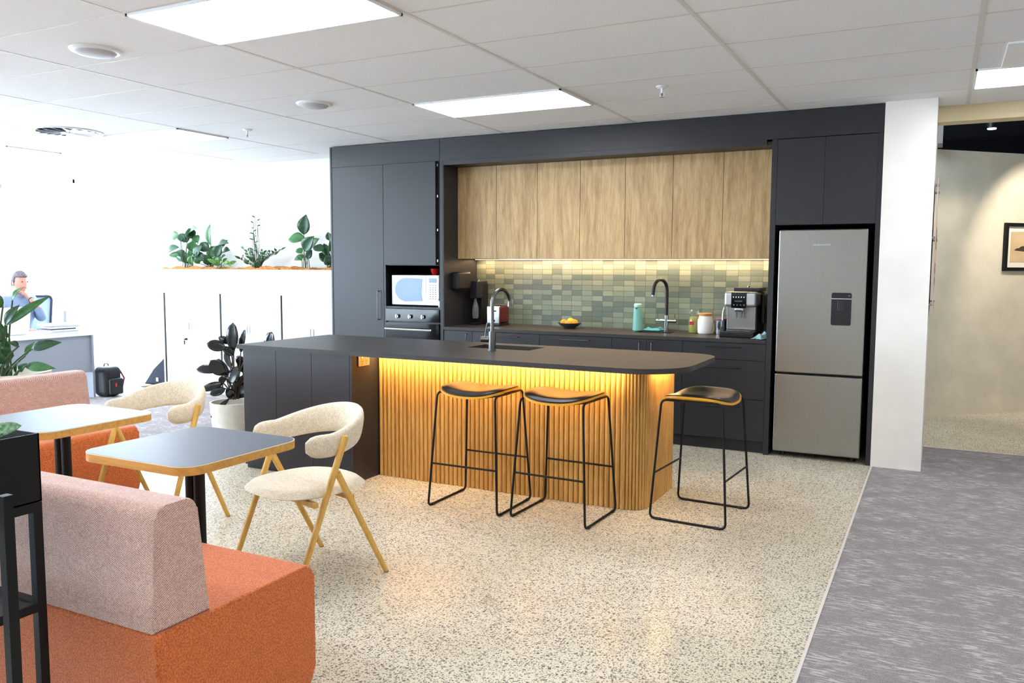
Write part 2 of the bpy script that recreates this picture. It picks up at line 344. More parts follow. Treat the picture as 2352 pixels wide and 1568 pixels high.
def thing(name, label, cat, loc=(0, 0, 0), rz=0, group=None):
    o = bpy.data.objects.new(name, None); C.objects.link(o); o.location = loc; o.rotation_euler = (0, 0, rz); o.empty_display_size = .1
    o['label'] = label; o['category'] = cat
    if group: o['group'] = group
    return o
def tag(o, label, cat, group=None, kind=None):
    o['label'] = label; o['category'] = cat
    if group: o['group'] = group
    if kind: o['kind'] = kind
    return o
def settle(o):
    """put a single-mesh thing's origin at its base"""
    me = o.data; xs = [v.co for v in me.vertices]
    c = Vector(((min(v.x for v in xs)+max(v.x for v in xs))/2, (min(v.y for v in xs)+max(v.y for v in xs))/2, min(v.z for v in xs)))
    me.transform(Matrix.Translation(-c)); o.location = c; return o
def struct(name, bm, m, parent=None, **k):
    o = obj(name, bm, m, parent, **k)
    if parent is None: o['kind'] = 'structure'
    return o
def dup(root, loc, rz, label=None, group=None):
    r = root.copy(); C.objects.link(r); r.location = loc; r.rotation_euler = (0, 0, rz)
    if label: r['label'] = label
    if group: r['group'] = group
    for ch in list(root.children):
        c = ch.copy(); C.objects.link(c); c.parent = r
        for g in list(ch.children):
            d = g.copy(); C.objects.link(d); d.parent = c
    return r
def area(name, loc, size, power, col=(1, 1, 1), rot=(0, 0, 0), parent=None, portal=False, spread=None):
    l = bpy.data.lights.new(name, 'AREA'); l.shape = 'RECTANGLE'; l.size, l.size_y = size; l.energy = power; l.color = col
    if portal: l.cycles.is_portal = True
    if spread: l.spread = spread
    o = bpy.data.objects.new(name, l); C.objects.link(o); o.location = loc; o.rotation_euler = rot
    if parent is not None: o.parent = parent; o.location = Vector(loc)-rootof(parent).location
    return o

# ================================================================== THE ROOM
ZC = 2.639
XL, XR, YB, YF = -6.5, 9.0, .633, -13.0        # left glazing, right wall, back wall, wall behind the camera
terr = terrazzo()
carp = carpet_mat('grey_carpet_tile', (126, 121, 122), (160, 154, 155), (194, 187, 187))
carp_o = carp
struct('floor', box(NB(), 0, 5.04, YF, .7, -.12, 0), terr, smooth=False)
struct('floor', box(NB(), 4.3, XR, .93, 7.0, -.12, 0), terr, smooth=False)
bm = NB(); box(bm, 5.046, XR, YF, .922, -.12, .002); struct('floor', bm, carp, smooth=False)
struct('floor', box(NB(), XL, -.004, YF, .7, -.12, .002), carp_o, smooth=False)
edge_trim = mat('pale_edge_trim', (214, 206, 200), .5)
struct('trim_1', box(NB(), 5.038, 5.050, YF, -.03, -.02, .005), edge_trim, smooth=False)
struct('trim_2', box(NB(), 5.37, XR, .92, .932, -.02, .005), edge_trim, smooth=False)
struct('trim_3', box(NB(), -.006, .002, YF, 0, -.02, .005), edge_trim, smooth=False)

ct = ceiling_mat(); grid_m = mat('ceiling_grid_bar', (216, 212, 205), .6)
OX, OY = .757, -3.870
cl = struct('ceiling', box(box(NB(), XL, XR, YF, .33, ZC, ZC+.08), XL, 5.2, .33, YB+.1, ZC, ZC+.08), ct, smooth=False)
bm = NB()
y = OY-.6*15
while y < .33:
    if y > YF: box(bm, XL, XR, y-.008, y+.008, ZC-.0012, ZC+.01)
    y += .6
obj('cross_bars', bm, grid_m, cl, smooth=False)
bm = NB(); x = OX-1.2*6
while x < XR:
    if x > XL: box(bm, x-.012, x+.012, YF, .33, ZC-.0018, ZC+.01)
    x += 1.2
box(bm, XL, 5.03, YB-.02, YB, ZC-.006, ZC+.01)
obj('main_bars', bm, grid_m, cl, smooth=False)

# back wall: solid behind the storage cupboards and kitchen, glazed further left
struct('wall_back', box(NB(), -3.25, 5.35, YB, YB+.15, 0, ZC+.1), white, smooth=False)
struct('wall_back', box(box(NB(), XL, -3.25, YB, YB+.15, 0, .04), XL, -3.25, YB, YB+.15, 2.6, ZC+.1), white, smooth=False)
def window_unit(name, x0, x1, y0, y1, z0, z1, along):
    """floor-to-ceiling glazing: white frame with mullions and a glass pane"""
    f = NB(); g = NB()
    if along == 'x':
        n = max(1, round((x1-x0)/1.3)); ym = (y0+y1)/2
        for i in range(n+1):
            xx = x0+(x1-x0)*i/n; box(f, xx-.02, xx+.02, ym-.03, ym+.03, z0, z1)
        box(f, x0, x1, ym-.03, ym+.03, z0, z0+.05); box(f, x0, x1, ym-.03, ym+.03, z1-.05, z1)
        box(g, x0+.02, x1-.02, ym-.003, ym+.003, z0+.05, z1-.05)
    else:
        n = max(1, round((y1-y0)/1.4)); xm = (x0+x1)/2
        for i in range(n+1):
            yy = y0+(y1-y0)*i/n; box(f, xm-.03, xm+.03, yy-.02, yy+.02, z0, z1)
        box(f, xm-.03, xm+.03, y0, y1, z0, z0+.05); box(f, xm-.03, xm+.03, y0, y1, z1-.05, z1)
        box(g, xm-.003, xm+.003, y0+.02, y1-.02, z0+.05, z1-.05)
    fo = struct(name, f, white_lam, smooth=False); obj('pane', g, glass, fo, smooth=False); return fo
window_unit('window_1', XL+.02, -3.27, YB+.04, YB+.1, .04, 2.6, 'x')
struct('wall_left', box(box(NB(), XL-.15, XL, YF, YB+.15, -.02, .04), XL-.15, XL, YF, YB+.15, 2.6, ZC+.1), white, smooth=False)
window_unit('window_2', XL-.1, XL-.04, YF+.05, YB, .04, 2.6, 'y')
struct('wall_front', box(NB(), XL, XR, YF-.15, YF, 0, ZC+.1), white, smooth=False)
struct('wall_right', box(NB(), XR, XR+.15, YF, 7, 0, 3.4), cream, smooth=False)
area('window_daylight', (-4.9, YB+.15, 1.3), (3.1, 2.5), 1, rot=(-PI/2, 0, 0), portal=True)
area('window_daylight', (XL-.16, (YF+YB)/2, 1.3), (2.5, YB-YF), 1, rot=(0, -PI/2, 0), portal=True)
# ground outside the windows
tag(settle(obj('pavement_outside', box(box(NB(), -30, XL-.16, -20, 20, -.3, -.05), XL-.16, -3.0, YB+.16, 20, -.3, -.05), mat('pale_paving', (200, 200, 196), .8), smooth=False)), 'pale paving outside the tall glazing at the left', 'paving')

# column wall at the end of the kitchen, corridor beyond
struct('wall_column', box(NB(), 5.036, 5.37, -.03, .88, 0, ZC), cream, smooth=False)
struct('trim_4', box(NB(), 5.37, XR, .33, .50, 2.525, 3.3), beam_m, smooth=False)
dv = Vector((.72, .694, 0)).normalized(); nv = Vector((.694, -.72, 0)).normalized()
def diag(s, off, z): p = Vector((5.351, 2.447, 0))+dv*s+nv*off; return (p.x, p.y, z)
bm = NB(); cs = [diag(-1.7, 0, 0), diag(4.6, 0, 0), diag(4.6, -.12, 0), diag(-1.7, -.12, 0)]
prism(bm, [(c[0], c[1]) for c in cs], 0, 2.6); struct('wall_corridor', bm, tan_wall, smooth=False)
blackp = mat('black_ceiling_void', (12, 12, 14), .9, spec=.1)
struct('ceiling', box(NB(), 3.5, XR, .5, 8, 3.3, 3.4), blackp, smooth=False)
struct('wall_void', box(box(NB(), 3.5, XR, 7, 7.1, 0, 3.3), 3.5, 3.6, .8, 7, 0, 3.3), blackp, smooth=False)
struct('trim_5', box(NB(), 5.26, 5.40, 2.05, 2.35, 2.6, 3.3), mat('grey_post', (120, 112, 108), .7), smooth=False)

# ================================================================== CEILING FITTINGS
def light_panel(x0, y0, label, x1=None):
    x1 = x1 or x0+1.2
    t = thing('ceiling_light_panel', label, 'ceiling light', ((x0+x1)/2, y0+.3, ZC-.012), group='flat ceiling light panels')
    bm = NB()
    for a in ((x0+.012, x1-.012, y0+.01, y0+.022), (x0+.012, x1-.012, y0+.578, y0+.59), (x0+.012, x0+.024, y0+.01, y0+.59), (x1-.024, x1-.012, y0+.01, y0+.59)):
        box(bm, *a, ZC-.012, ZC-.001)
    obj('frame', bm, white_lam, t, smooth=False)
    obj('diffuser', box(NB(), x0+.024, x1-.024, y0+.022, y0+.578, ZC-.009, ZC-.002), glow, t, smooth=False)
light_panel(1.957, -3.87, 'largest glowing white light panel, cut by the top edge above the tables')
light_panel(1.957, -1.47, 'glowing white light panel above the kitchen island')
light_panel(5.557, -.87, 'glowing white light panel at the right beside the swirl vent')
light_panel(-1.643, -1.47, 'glowing white light panel over the office side at the left')
for x0, y0 in ((1.957, -6.27), (1.957, -8.67), (1.957, -11.07), (5.557, -11.07), (5.557, -3.87), (5.557, -7.47), (-1.643, -3.87), (-1.643, -6.27), (-4.043, -1.47), (-4.043, -3.87)):  # extra unseen panels, added in the same pattern to light the room
    light_panel(x0, y0, 'unseen glowing ceiling light panel, added to light the room')
def dome(x, y, r, label):
    t = thing('ceiling_speaker', label, 'ceiling speaker', (x, y, ZC-.03), group='round ceiling discs')
    obj('flange', lathe(NB(), (x, y, ZC), [(0, -.014), (r*.82, -.014), (r*.95, -.010), (r, -.002), (r, 0)], 40), white_lam, t)
    obj('grille', lathe(NB(), (x, y, ZC), [(0, -.034), (r*.4, -.032), (r*.7, -.025), (r*.8, -.013)], 40), mat('grille_grey', (196, 196, 200), .6), t)
dome(1.246, -3.483, .135, 'round white ceiling disc nearer the camera beside the largest light panel')
dome(1.323, -1.772, .13, 'round white ceiling disc left of the island light panel')
def sprinkler(x, y, label):
    t = thing('ceiling_sprinkler', label, 'sprinkler', (x, y, ZC-.07), group='ceiling sprinklers')
    obj('rose', lathe(NB(), (x, y, ZC), [(0, -.014), (.03, -.012), (.04, -.004), (.04, 0)], 24), white_lam, t)
    bm = NB(); cyl(bm, (x, y, ZC-.012), (x, y, ZC-.045), .009); tube(bm, [(x-.012, y, ZC-.04), (x-.014, y, ZC-.06), (x, y, ZC-.068), (x+.014, y, ZC-.06), (x+.012, y, ZC-.04)], .0025, 6)
    obj('nozzle', bm, white_lam, t); obj('bulb', cyl(NB(), (x, y, ZC-.045), (x, y, ZC-.066), .003, n=8), red_g, t); obj('deflector', lathe(NB(), (x, y, ZC-.072), [(0, 0), (.012, .001), (.012, .003), (0, .004)], 16), chrome, t)
sprinkler(.035, -1.138, 'small white sprinkler head on the ceiling left of the kitchen')
sprinkler(3.765, -1.222, 'small white sprinkler head on the ceiling in front of the oak cupboards')
def swirl(x, y, half, r, label, square=True):
    t = thing('swirl_vent', label, 'air vent', (x, y, ZC-.02))
    bm = NB()
    N = 40; inner = [bm.verts.new((x+r*math.cos(2*PI*i/N), y+r*math.sin(2*PI*i/N), ZC-.006)) for i in range(N)]
    if square:
        outer = []
        for i in range(N):
            a = 2*PI*i/N; k = half/max(abs(math.cos(a)), abs(math.sin(a))); outer.append(bm.verts.new((x+k*math.cos(a), y+k*math.sin(a), ZC-.012)))
    else: outer = [bm.verts.new((x+half*math.cos(2*PI*i/N), y+half*math.sin(2*PI*i/N), ZC-.010)) for i in range(N)]
    top = [bm.verts.new((v.co.x, v.co.y, ZC)) for v in outer]
    for i in range(N):
        j = (i+1) % N; bm.faces.new((inner[i], inner[j], outer[j], outer[i])); bm.faces.new((outer[i], outer[j], top[j], top[i]))
    obj('face_plate', bm, white_lam, t)
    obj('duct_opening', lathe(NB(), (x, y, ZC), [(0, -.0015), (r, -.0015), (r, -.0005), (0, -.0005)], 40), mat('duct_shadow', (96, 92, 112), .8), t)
    for i in range(16):
        a = 2*PI*i/16; bm = NB(); ca, sa = math.cos(a), math.sin(a); c2, s2 = math.cos(a+.26), math.sin(a+.26)
        q = [(x+.2*r*ca, y+.2*r*sa, ZC-.004), (x+.98*r*ca, y+.98*r*sa, ZC-.004), (x+.98*r*c2, y+.98*r*s2, ZC-.024), (x+.2*r*c2, y+.2*r*s2, ZC-.014)]
        lo = [bm.verts.new(p) for p in q]; hi = [bm.verts.new((p[0], p[1], p[2]+.002)) for p in q]
        bm.faces.new(lo); bm.faces.new(hi[::-1])
        for k in range(4): bm.faces.new((lo[k], lo[(k+1) % 4], hi[(k+1) % 4], hi[k]))
        obj('vane', bm, white_lam, t, smooth=False)
    obj('hub', lathe(NB(), (x, y, ZC), [(0, -.022), (.18*r, -.02), (.24*r, -.006)], 20), white_lam, t)
swirl(5.99, -1.17, .29, .2, 'square white swirl vent cut off by the right edge of the ceiling')
swirl(-1.5, -1.75, .29, .25, 'round swirl vent washed out by daylight at the left', False)

# ================================================================== KITCHEN
KT = 2.43   # top of the tall doors
D = .62     # kitchen depth
def base(name, label, cat, x0, x1, y0=0, z0=0, group=None): return thing(name, label, cat, ((x0+x1)/2, (y0+D)/2, z0), group=group)
def bar_handle(p0, p1, out, parent, m=steel_dk, r=.0045, name='handle'):
    """bar handle: rail on two short posts, standing off along vector out"""
    p0, p1, o_ = Vector(p0), Vector(p1), Vector(out); bm = NB()
    tube(bm, fillet([p0, p0+o_, p1+o_, p1], .006, 4), r, 8)
    return obj(name, bm, m, parent)
G = .002
# bulkhead across the top
t = thing('cupboard_bulkhead', 'charcoal bulkhead panels running along the ceiling over the whole kitchen', 'bulkhead', (2.5, .3, KT))
obj('panel', box(NB(), .022, 1.277, 0, .02, KT+G, ZC-.008, .001), charcoal, t); obj('panel', box(NB(), 1.281, 5.034, 0, .02, KT+G, ZC-.008, .001), charcoal, t)
obj('carcass', box(NB(), .022, 5.034, .021, D, KT+.03, ZC-.008), charcoal_in, t, smooth=False)
# end panel + tall cupboard
t = base('tall_cupboard', 'full-height charcoal cupboard at the left end of the kitchen', 'cupboard', 0, .65)
obj('end_panel', box(NB(), 0, .02, -.003, D, 0, ZC-.008, .001), charcoal, t)
obj('body', box(NB(), .0205, .641, .021, D, .1, KT), charcoal_in, t, smooth=False); obj('kickboard', box(NB(), .021, .641, .05, .07, 0, .1), charcoal, t)
d = obj('door', box(NB(), .023, .638, 0, .02, .1, KT, .001), charcoal, t); bar_handle((.585, -.001, .945), (.585, -.001, 1.222), (0, -.03, 0), d)
# oven tower
t = base('oven_tower_cupboard', 'charcoal tower cupboard holding the microwave niche and the oven', 'cupboard', .65, 1.3)
bm = NB(); box(bm, .642, .662, 0, D, .1, KT); box(bm, 1.279, 1.316, -.001, D, 0, KT+G); box(bm, .662, 1.279, .6, D, .1, KT); box(bm, .662, 1.279, 0, .6, 1.058, 1.078); box(bm, .662, 1.279, .022, .6, 1.47, 1.49); box(bm, .662, 1.279, .022, .6, 2.41, KT); box(bm, .662, 1.279, .022, .6, .44, .458)
obj('body', bm, charcoal, t, smooth=False)
obj('niche_lining', box(box(box(NB(), .6625, .665, .003, .599, 1.0785, 1.469), 1.2762, 1.2788, .003, .599, 1.0785, 1.469), .665, 1.276, .594, .599, 1.0785, 1.469), black_gap, t, smooth=False)
d = obj('door', box(NB(), .668, 1.247, -.022, -.002, 1.475, KT-.002, .001), charcoal, t)
bm = NB(); box(bm, 1.249, 1.276, -.004, .021, 1.475, KT-.002); obj('hinge_gap', bm, black_gap, t, smooth=False)
for z in (1.515, 1.80, 2.11, 2.395): obj('hinge', box(NB(), 1.255, 1.266, -.008, -.003, z-.012, z+.012, .002), chrome, t)
dr = obj('drawer_front', box(NB(), .666, 1.275, 0, .02, .1, .438, .001), charcoal, t); bar_handle((.83, -.001, .36), (1.1, -.001, .36), (0, -.03, 0), dr)
obj('kickboard', box(NB(), .662, 1.279, .05, .07, 0, .1), charcoal, t)
# oven
t = thing('wall_oven', 'black glass wall oven with three silver knobs under the microwave', 'oven', (.97, .3, .46))
obj('body', box(NB(), .67, 1.272, .02, .56, .461, 1.055), blk_plastic, t, smooth=False)
fa = obj('control_fascia', box(NB(), .664, 1.277, -.012, .019, .935, 1.056, .003), blk_gloss, t)
for x in (.81, .955, 1.10):
    k = obj('knob', cyl(NB(), (x, -.012, .985), (x, -.034, .985), .019, .016, 24), chrome, t)
    obj('grip', box(NB(), x-.005, x+.005, -.042, -.033, .966, 1.004, .002), bright_alu, k)
dr = obj('oven_door', box(NB(), .664, 1.277, -.014, .019, .465, .925, .003), blk_gloss, t)
obj('oven_window', box(NB(), .75, 1.19, -.0155, -.014, .56, .80, .0005), mat('smoked_glass', (26, 26, 30), .05), dr)
bar_handle((.69, -.014, .865), (1.21, -.014, .865), (0, -.045, 0), dr, bright_alu, .010)
def text(name, s, size, loc, rot, m, parent, extr=.0004, align='CENTER'):
    c = bpy.data.curves.new(name, 'FONT'); c.body = s; c.size = size; c.extrude = extr; c.align_x = align; c.align_y = 'CENTER'; c.resolution_u = 3
    o = bpy.data.objects.new(name, c); C.objects.link(o); dg = bpy.context.evaluated_depsgraph_get(); me = bpy.data.meshes.new_from_object(o.evaluated_get(dg)); bpy.data.objects.remove(o)
    o = bpy.data.objects.new(name, me); me.materials.clear(); me.materials.append(m); C.objects.link(o); o.rotation_euler = rot
    o.parent = parent; o.location = Vector(loc)-rootof(parent).location; return o
print_w = mat('white_print', (210, 210, 210), .6); print_d = mat('grey_print', (110, 114, 120), .6)
# microwave
t = thing('microwave_oven', 'white microwave with a rounded blue-grey door window in the niche', 'microwave', (.98, .28, 1.079))
MX0, MX1, MZ0, MZ1, MY = .695, 1.238, 1.092, 1.378, .05
bm = NB(); box(bm, MX0, MX1, MY+.03, .45, MZ0, MZ1, .006); obj('body', bm, white_lam, t)
for xx in (MX0+.05, MX1-.05):
    for yy in (MY+.08, .4): obj('foot', cyl(NB(), (xx, yy, 1.079), (xx, yy, MZ0), .014, n=12), blk_plastic, t)
dd = obj('door', box(NB(), MX0, MX0+.395, MY, MY+.029, MZ0, MZ1, .008, 3), white_lam, t)
pts = []
for k in range(17):
    a = math.radians(90+180*k/16); pts.append((MX0+.17+.125*math.cos(a), MZ0+.147+.112*math.sin(a)))
pts += [(MX0+.355, MZ0+.042), (MX0+.345, MZ0+.12), (MX0+.355, MZ0+.252)]
wd = obj('window', prism(NB(), pts, MY-.0035, MY+.002, 'y', .001, 1), mat('mirror_blue_glass', (58, 70, 100), .1, metal=.35), dd)
pts2 = [((p[0]-MX0-.19)*1.09+MX0+.19, (p[1]-MZ0-.147)*1.12+MZ0+.147) for p in pts]
obj('window_surround', prism(NB(), pts2, MY-.0018, MY+.002, 'y'), mat('cool_white', (214, 220, 230), .4), dd)
pn = obj('control_panel', box(NB(), MX0+.397, MX1, MY, MY+.029, MZ0, MZ1, .008, 3), white_lam, t)
obj('display', box(NB(), MX0+.43, MX0+.515, MY-.002, MY+.002, MZ1-.07, MZ1-.028, .001), mat('lcd_blue', (96, 120, 150), .15), pn)
for r_ in range(7):
    for c_ in range(3):
        bm = NB(); xx = MX0+.44+c_*.028; zz = MZ1-.095-r_*.021
        box(bm, xx, xx+.016, MY-.0012, MY+.001, zz-.004, zz+.002); obj('key', bm, red_g if (r_ == 6 and c_ == 0) else print_d, pn, smooth=False)
# things in the niche
bm = NB(); lathe(bm, (1.145, .13, MZ1), [(0, 0), (.024, 0), (.026, .006), (.038, .03), (.046, .062), (.043, .062), (.036, .032), (.022, .01), (0, .008)], 28)
tag(settle(obj('bowl', bm, red_g)), 'small red bowl standing on top of the white microwave', 'bowl')
t = thing('marker_pen', 'white tube with a blue cap standing right of the microwave', 'pen', (1.262, .02, 1.0785))
obj('barrel', lathe(NB(), (1.262, .02, 1.0785), [(0, 0), (.009, 0), (.010, .01), (.010, .06), (0, .06)], 14), white_lam, t); obj('cap', lathe(NB(), (1.262, .02, 1.139), [(0, 0), (.0115, 0), (.0115, .018), (.006, .024), (0, .024)], 14), mat('blue_cap', (40, 120, 190), .4), t)

# recess surround, tile, oak wall cupboards
t = thing('recess_lining', 'charcoal lining around the oak and green-tiled kitchen recess', 'panel', (2.8, .3, .9))
obj('side_panel', box(NB(), 1.3165, 1.3235, .002, D, .9, KT), charcoal, t, smooth=False)
obj('top_rail', box(NB(), 1.3165, 4.217, 0, .022, KT-.04, KT+.0015), charcoal, t, smooth=False)
obj('soffit', box(NB(), 1.324, 4.257, .022, D, KT-.035, KT-.012), charcoal, t, smooth=False)
struct('wall_splashback', box(NB(), 1.324, 4.256, D, YB-.001, .9005, 1.56), tile_mat(), smooth=False)
ox0, ox1, ow = 1.3245, 4.2555, (4.256-1.324)/7
ow = .4185
names = ['leftmost of the seven oak wall cupboards over the tiles', 'oak wall cupboard second from the left, above the toaster', 'oak wall cupboard third from the left in the row of seven', 'middle one of the seven oak wall cupboards', 'oak wall cupboard third from the right, above the aqua bottle', 'oak wall cupboard second from the right, above the storage jars', 'rightmost oak wall cupboard, above the coffee machine']
for i in range(7):
    x0 = 1.3245+i*ow; x1 = x0+ow if i < 6 else 4.2555
    t = thing('wall_cupboard', names[i], 'cupboard', ((x0+x1)/2, .43, 1.536), group='oak wall cupboards')
    obj('body', box(NB(), x0+.0005, x1-.0005, .27, .618, 1.538, 2.393), oak, t, smooth=False)
    obj('door', box(NB(), x0+.002, x1-.002, .25, .2685, 1.536, 2.393, .0006, 1), oak, t)
t = thing('light_strip', 'warm LED strip under the oak wall cupboards', 'light strip', (2.8, .5, 1.53))
obj('channel', box(NB(), 1.34, 4.24, .555, .575, 1.5325, 1.5375), bright_alu, t, smooth=False)
obj('diffuser', box(NB(), 1.34, 4.24, .557, .573, 1.5285, 1.5325), led_soft, t, smooth=False)
area('strip_lamp', (2.79, .565, 1.527), (2.88, .014), 11, (1, .64, .42), parent=t)

# base units
def base_unit(x0, x1, kind, label):
    t = base('base_cupboard', label, 'cupboard', x0, x1, group='charcoal base cupboards')
    obj('body', box(NB(), x0+.0005, x1-.0005, .021, .60, .1, .871), charcoal_in, t, smooth=False)
    obj('kickboard', box(NB(), x0, x1, .05, .066, 0, .1), charcoal, t, smooth=False)
    c = (x0+x1)/2
    if kind == 'drawers':
        hw = .135
        for z0, z1, hz in ((.735, .868, .836), (.427, .733, .674), (.1, .425, .362)):
            d = obj('drawer', box(NB(), x0+.0012, x1-.0012, 0, .02, z0+.001, z1-.001, .001), charcoal, t)
            bar_handle((c-hw, -.0, hz), (c+hw, -.0, hz), (0, -.028, 0), d, steel_dk if x0 < 3.5 else mat('black_bronze', (60, 56, 50), .35, 1.0))
    else:
        n = kind; w_ = (x1-x0)/n
        for i in range(n):
            a, b = x0+i*w_, x0+(i+1)*w_
            d = obj('door', box(NB(), a+.0012, b-.0012, 0, .02, .1, .868, .001), charcoal, t)
            hx = b-.055 if (n == 1 or i == 0) else a+.05
            bar_handle((hx, -.0, .842), (hx, -.0, .66), (0, -.028, 0), d)
base_unit(1.324, 1.628, 1, 'narrow charcoal base cupboard with a vertical handle beside the oven tower')
base_unit(1.629, 2.311, 'drawers', 'charcoal drawer unit seen behind the island tap')
base_unit(2.312, 2.987, 'drawers', 'charcoal drawer unit under the fruit bowl')
base_unit(2.988, 3.598, 2, 'charcoal two-door cupboard under the black kitchen tap')
base_unit(3.599, 4.256, 'drawers', 'charcoal three-drawer unit beside the fridge')
# worktop with the undermount sink opening
def slab_with_hole(x0, x1, y0, y1, z0, z1, hx0, hx1, hy0, hy1):
    bm = NB()
    for a in ((x0, hx0, y0, y1), (hx1, x1, y0, y1), (hx0, hx1, y0, hy0), (hx0, hx1, hy1, y1)): box(bm, *a, z0, z1)
    bmesh.ops.remove_doubles(bm, verts=bm.verts, dist=1e-5); return bm
obj_ = obj('kitchen_worktop', slab_with_hole(1.324, 4.256, -.008, D-.001, .872, .9, 3.08, 3.41, .27, .47), stone, smooth=False)
tag(settle(obj_), 'long dark stone worktop along the green tiles with appliances on it', 'worktop')
def sink_bowl(name, label, x0, x1, y0, y1, zt, depth, m):
    t = thing(name, label, 'sink', ((x0+x1)/2, (y0+y1)/2, zt-depth))
    bm = NB(); w_ = .002
    box(bm, x0-w_, x0, y0-w_, y1+w_, zt-depth, zt); box(bm, x1, x1+w_, y0-w_, y1+w_, zt-depth, zt); box(bm, x0, x1, y0-w_, y0, zt-depth, zt); box(bm, x0, x1, y1, y1+w_, zt-depth, zt); box(bm, x0, x1, y0, y1, zt-depth, zt-depth+.003)
    obj('bowl', bm, m, t, smooth=False)
    obj('drain', lathe(NB(), ((x0+x1)/2, (y0+y1)/2, zt-depth+.003), [(0, .001), (.02, .001), (.035, .003), (.04, 0)], 20), chrome, t)
sink_bowl('kitchen_sink', 'steel sink let into the worktop in front of the black tap', 3.084, 3.406, .274, .466, .8715, .17, steel)

# fridge alcove
t = base('fridge_surround', 'charcoal surround and overhead cupboard around the steel fridge', 'cupboard', 4.257, 5.034)
obj('side_panel', box(NB(), 4.257, 4.297, -.002, D, 0, KT, .001), charcoal, t); obj('side_panel', box(NB(), 5.0, 5.034, -.002, D, 0, KT, .001), charcoal, t)
obj('body', box(NB(), 4.2975, 4.9995, .022, D, 1.785, KT-.003), charcoal_in, t, smooth=False)
obj('door', box(NB(), 4.2985, 4.638, 0, .021, 1.785, KT-.003, .001), charcoal, t); obj('door', box(NB(), 4.640, 4.9985, 0, .021, 1.785, KT-.003, .001), charcoal, t)
obj('back_lining', box(NB(), 4.2975, 4.9995, D-.01, D, 0, 1.784), black_gap, t, smooth=False)
t = thing('fridge_freezer', 'tall stainless steel fridge freezer with a black water dispenser', 'fridge', (4.645, .28, 0))
FX0, FX1 = 4.330, 4.958
obj('body', box(NB(), FX0+.003, FX1-.003, .055, .6, .03, 1.742, .004), mat('fridge_grey', (70, 70, 72), .5), t)
def fdoor(z0, z1):
    bm = NB(); box(bm, FX0, FX1, -.012, .045, z0, z1, .010, 4); return obj('door', bm, steel, t)
ud = fdoor(.662, 1.748); ld = fdoor(.045, .650)
obj('gasket', box(NB(), FX0+.01, FX1-.01, .046, .055, .06, 1.735), blk_plastic, t, smooth=False)
for xx in (FX0+.06, FX1-.06): obj('foot', cyl(NB(), (xx, .09, 0), (xx, .09, .032), .018, n=14), blk_plastic, t)
text('brand_lettering', 'FISHER & PAYKEL', .0165, (4.64, -.0126, 1.632), (PI/2, 0, 0), print_w, ud)
wdp = obj('water_dispenser', prism(NB(), rrect(4.722, 4.862, 1.036, 1.278, .014), -.0155, -.011, 'y'), mat('dispenser_black', (18, 18, 20), .2), ud)
obj('divider', box(NB(), 4.722, 4.862, -.0175, -.015, 1.231, 1.2355), bright_alu, ud); obj('button', cyl(NB(), (4.845, -.0155, 1.257), (4.845, -.0175, 1.257), .006, n=14), steel_dk, ud)
obj('recess_paddle', box(NB(), 4.765, 4.818, -.022, -.0155, 1.14, 1.225, .003), blk_gloss, ud)

# ---- on the worktop
B = .9005
t = thing('soda_maker', 'tall black sparkling water maker with a clear bottle beside the toaster', 'soda maker', (1.425, .47, B))
obj('body', box(box(NB(), 1.375, 1.478, .46, .58, B, B+.40, .012, 3), 1.378, 1.475, .36, .58, B, B+.02, .004), blk_plastic, t)
obj('head', box(NB(), 1.377, 1.476, .37, .575, B+.255, B+.425, .014, 3), mat('satin_black', (34, 34, 36), .3), t)
obj('button', cyl(NB(), (1.43, .47, B+.425), (1.43, .47, B+.437), .014), chrome, t); obj('trim', box(NB(), 1.40, 1.45, .368, .371, B+.262, B+.268), chrome, t, smooth=False)
obj('carbonating_bottle', lathe(NB(), (1.426, .412, B+.06), [(0, 0), (.024, 0), (.03, .012), (.033, .10), (.024, .14), (.014, .17), (.014, .195), (0, .195)], 24), mat('clear_plastic', (210, 214, 216), .08, trans=.85), t)
t = thing('toaster', 'red toaster with a chrome front beside the tall black soda maker', 'toaster', (1.66, .44, B))
TX, TY0, TY1 = (1.59, 1.735), .335, .54
obj('body', box(NB(), TX[0], TX[1], TY0+.012, TY1, B+.022, B+.19, .025, 5), red_d, t)
ff = obj('front_plate', box(NB(), TX[0]+.004, TX[1]-.004, TY0, TY0+.0118, B+.02, B+.186, .012, 3), chrome, t)
obj('lever', box(NB(), 1.64, 1.69, TY0-.018, TY0, B+.135, B+.147, .003), blk_plastic, t); obj('lever_slot', box(NB(), 1.662, 1.667, TY0-.0012, TY0, B+.06, B+.165), black_gap, ff, smooth=False)
obj('dial', cyl(NB(), (1.665, TY0, B+.048), (1.665, TY0-.012, B+.048), .013), blk_plastic, t)
obj('base', box(NB(), TX[0]+.003, TX[1]-.003, TY0+.004, TY1-.003, B, B+.0215, .004), blk_plastic, t)
for yy in (.41, .47): obj('bread_slot', box(NB(), TX[0]+.03, TX[1]-.03, yy-.012, yy+.012, B+.1885, B+.1915), black_gap, t, smooth=False)
bm = NB(); lathe(bm, (2.42, .42, B), [(0, 0), (.05, 0), (.054, .006), (.085, .026), (.112, .05), (.108, .052), (.08, .032), (.045, .012), (0, .010)], 40)
tag(settle(obj('fruit_bowl', bm, mat('charcoal_ceramic', (70, 74, 72), .35))), 'shallow grey-green bowl holding citrus fruit on the worktop', 'bowl')
cit = mat('orange_peel', (250, 160, 20), .4, bump=(160, .2, .001)); lem = mat('lemon_peel', (250, 200, 40), .4, bump=(160, .2, .001))
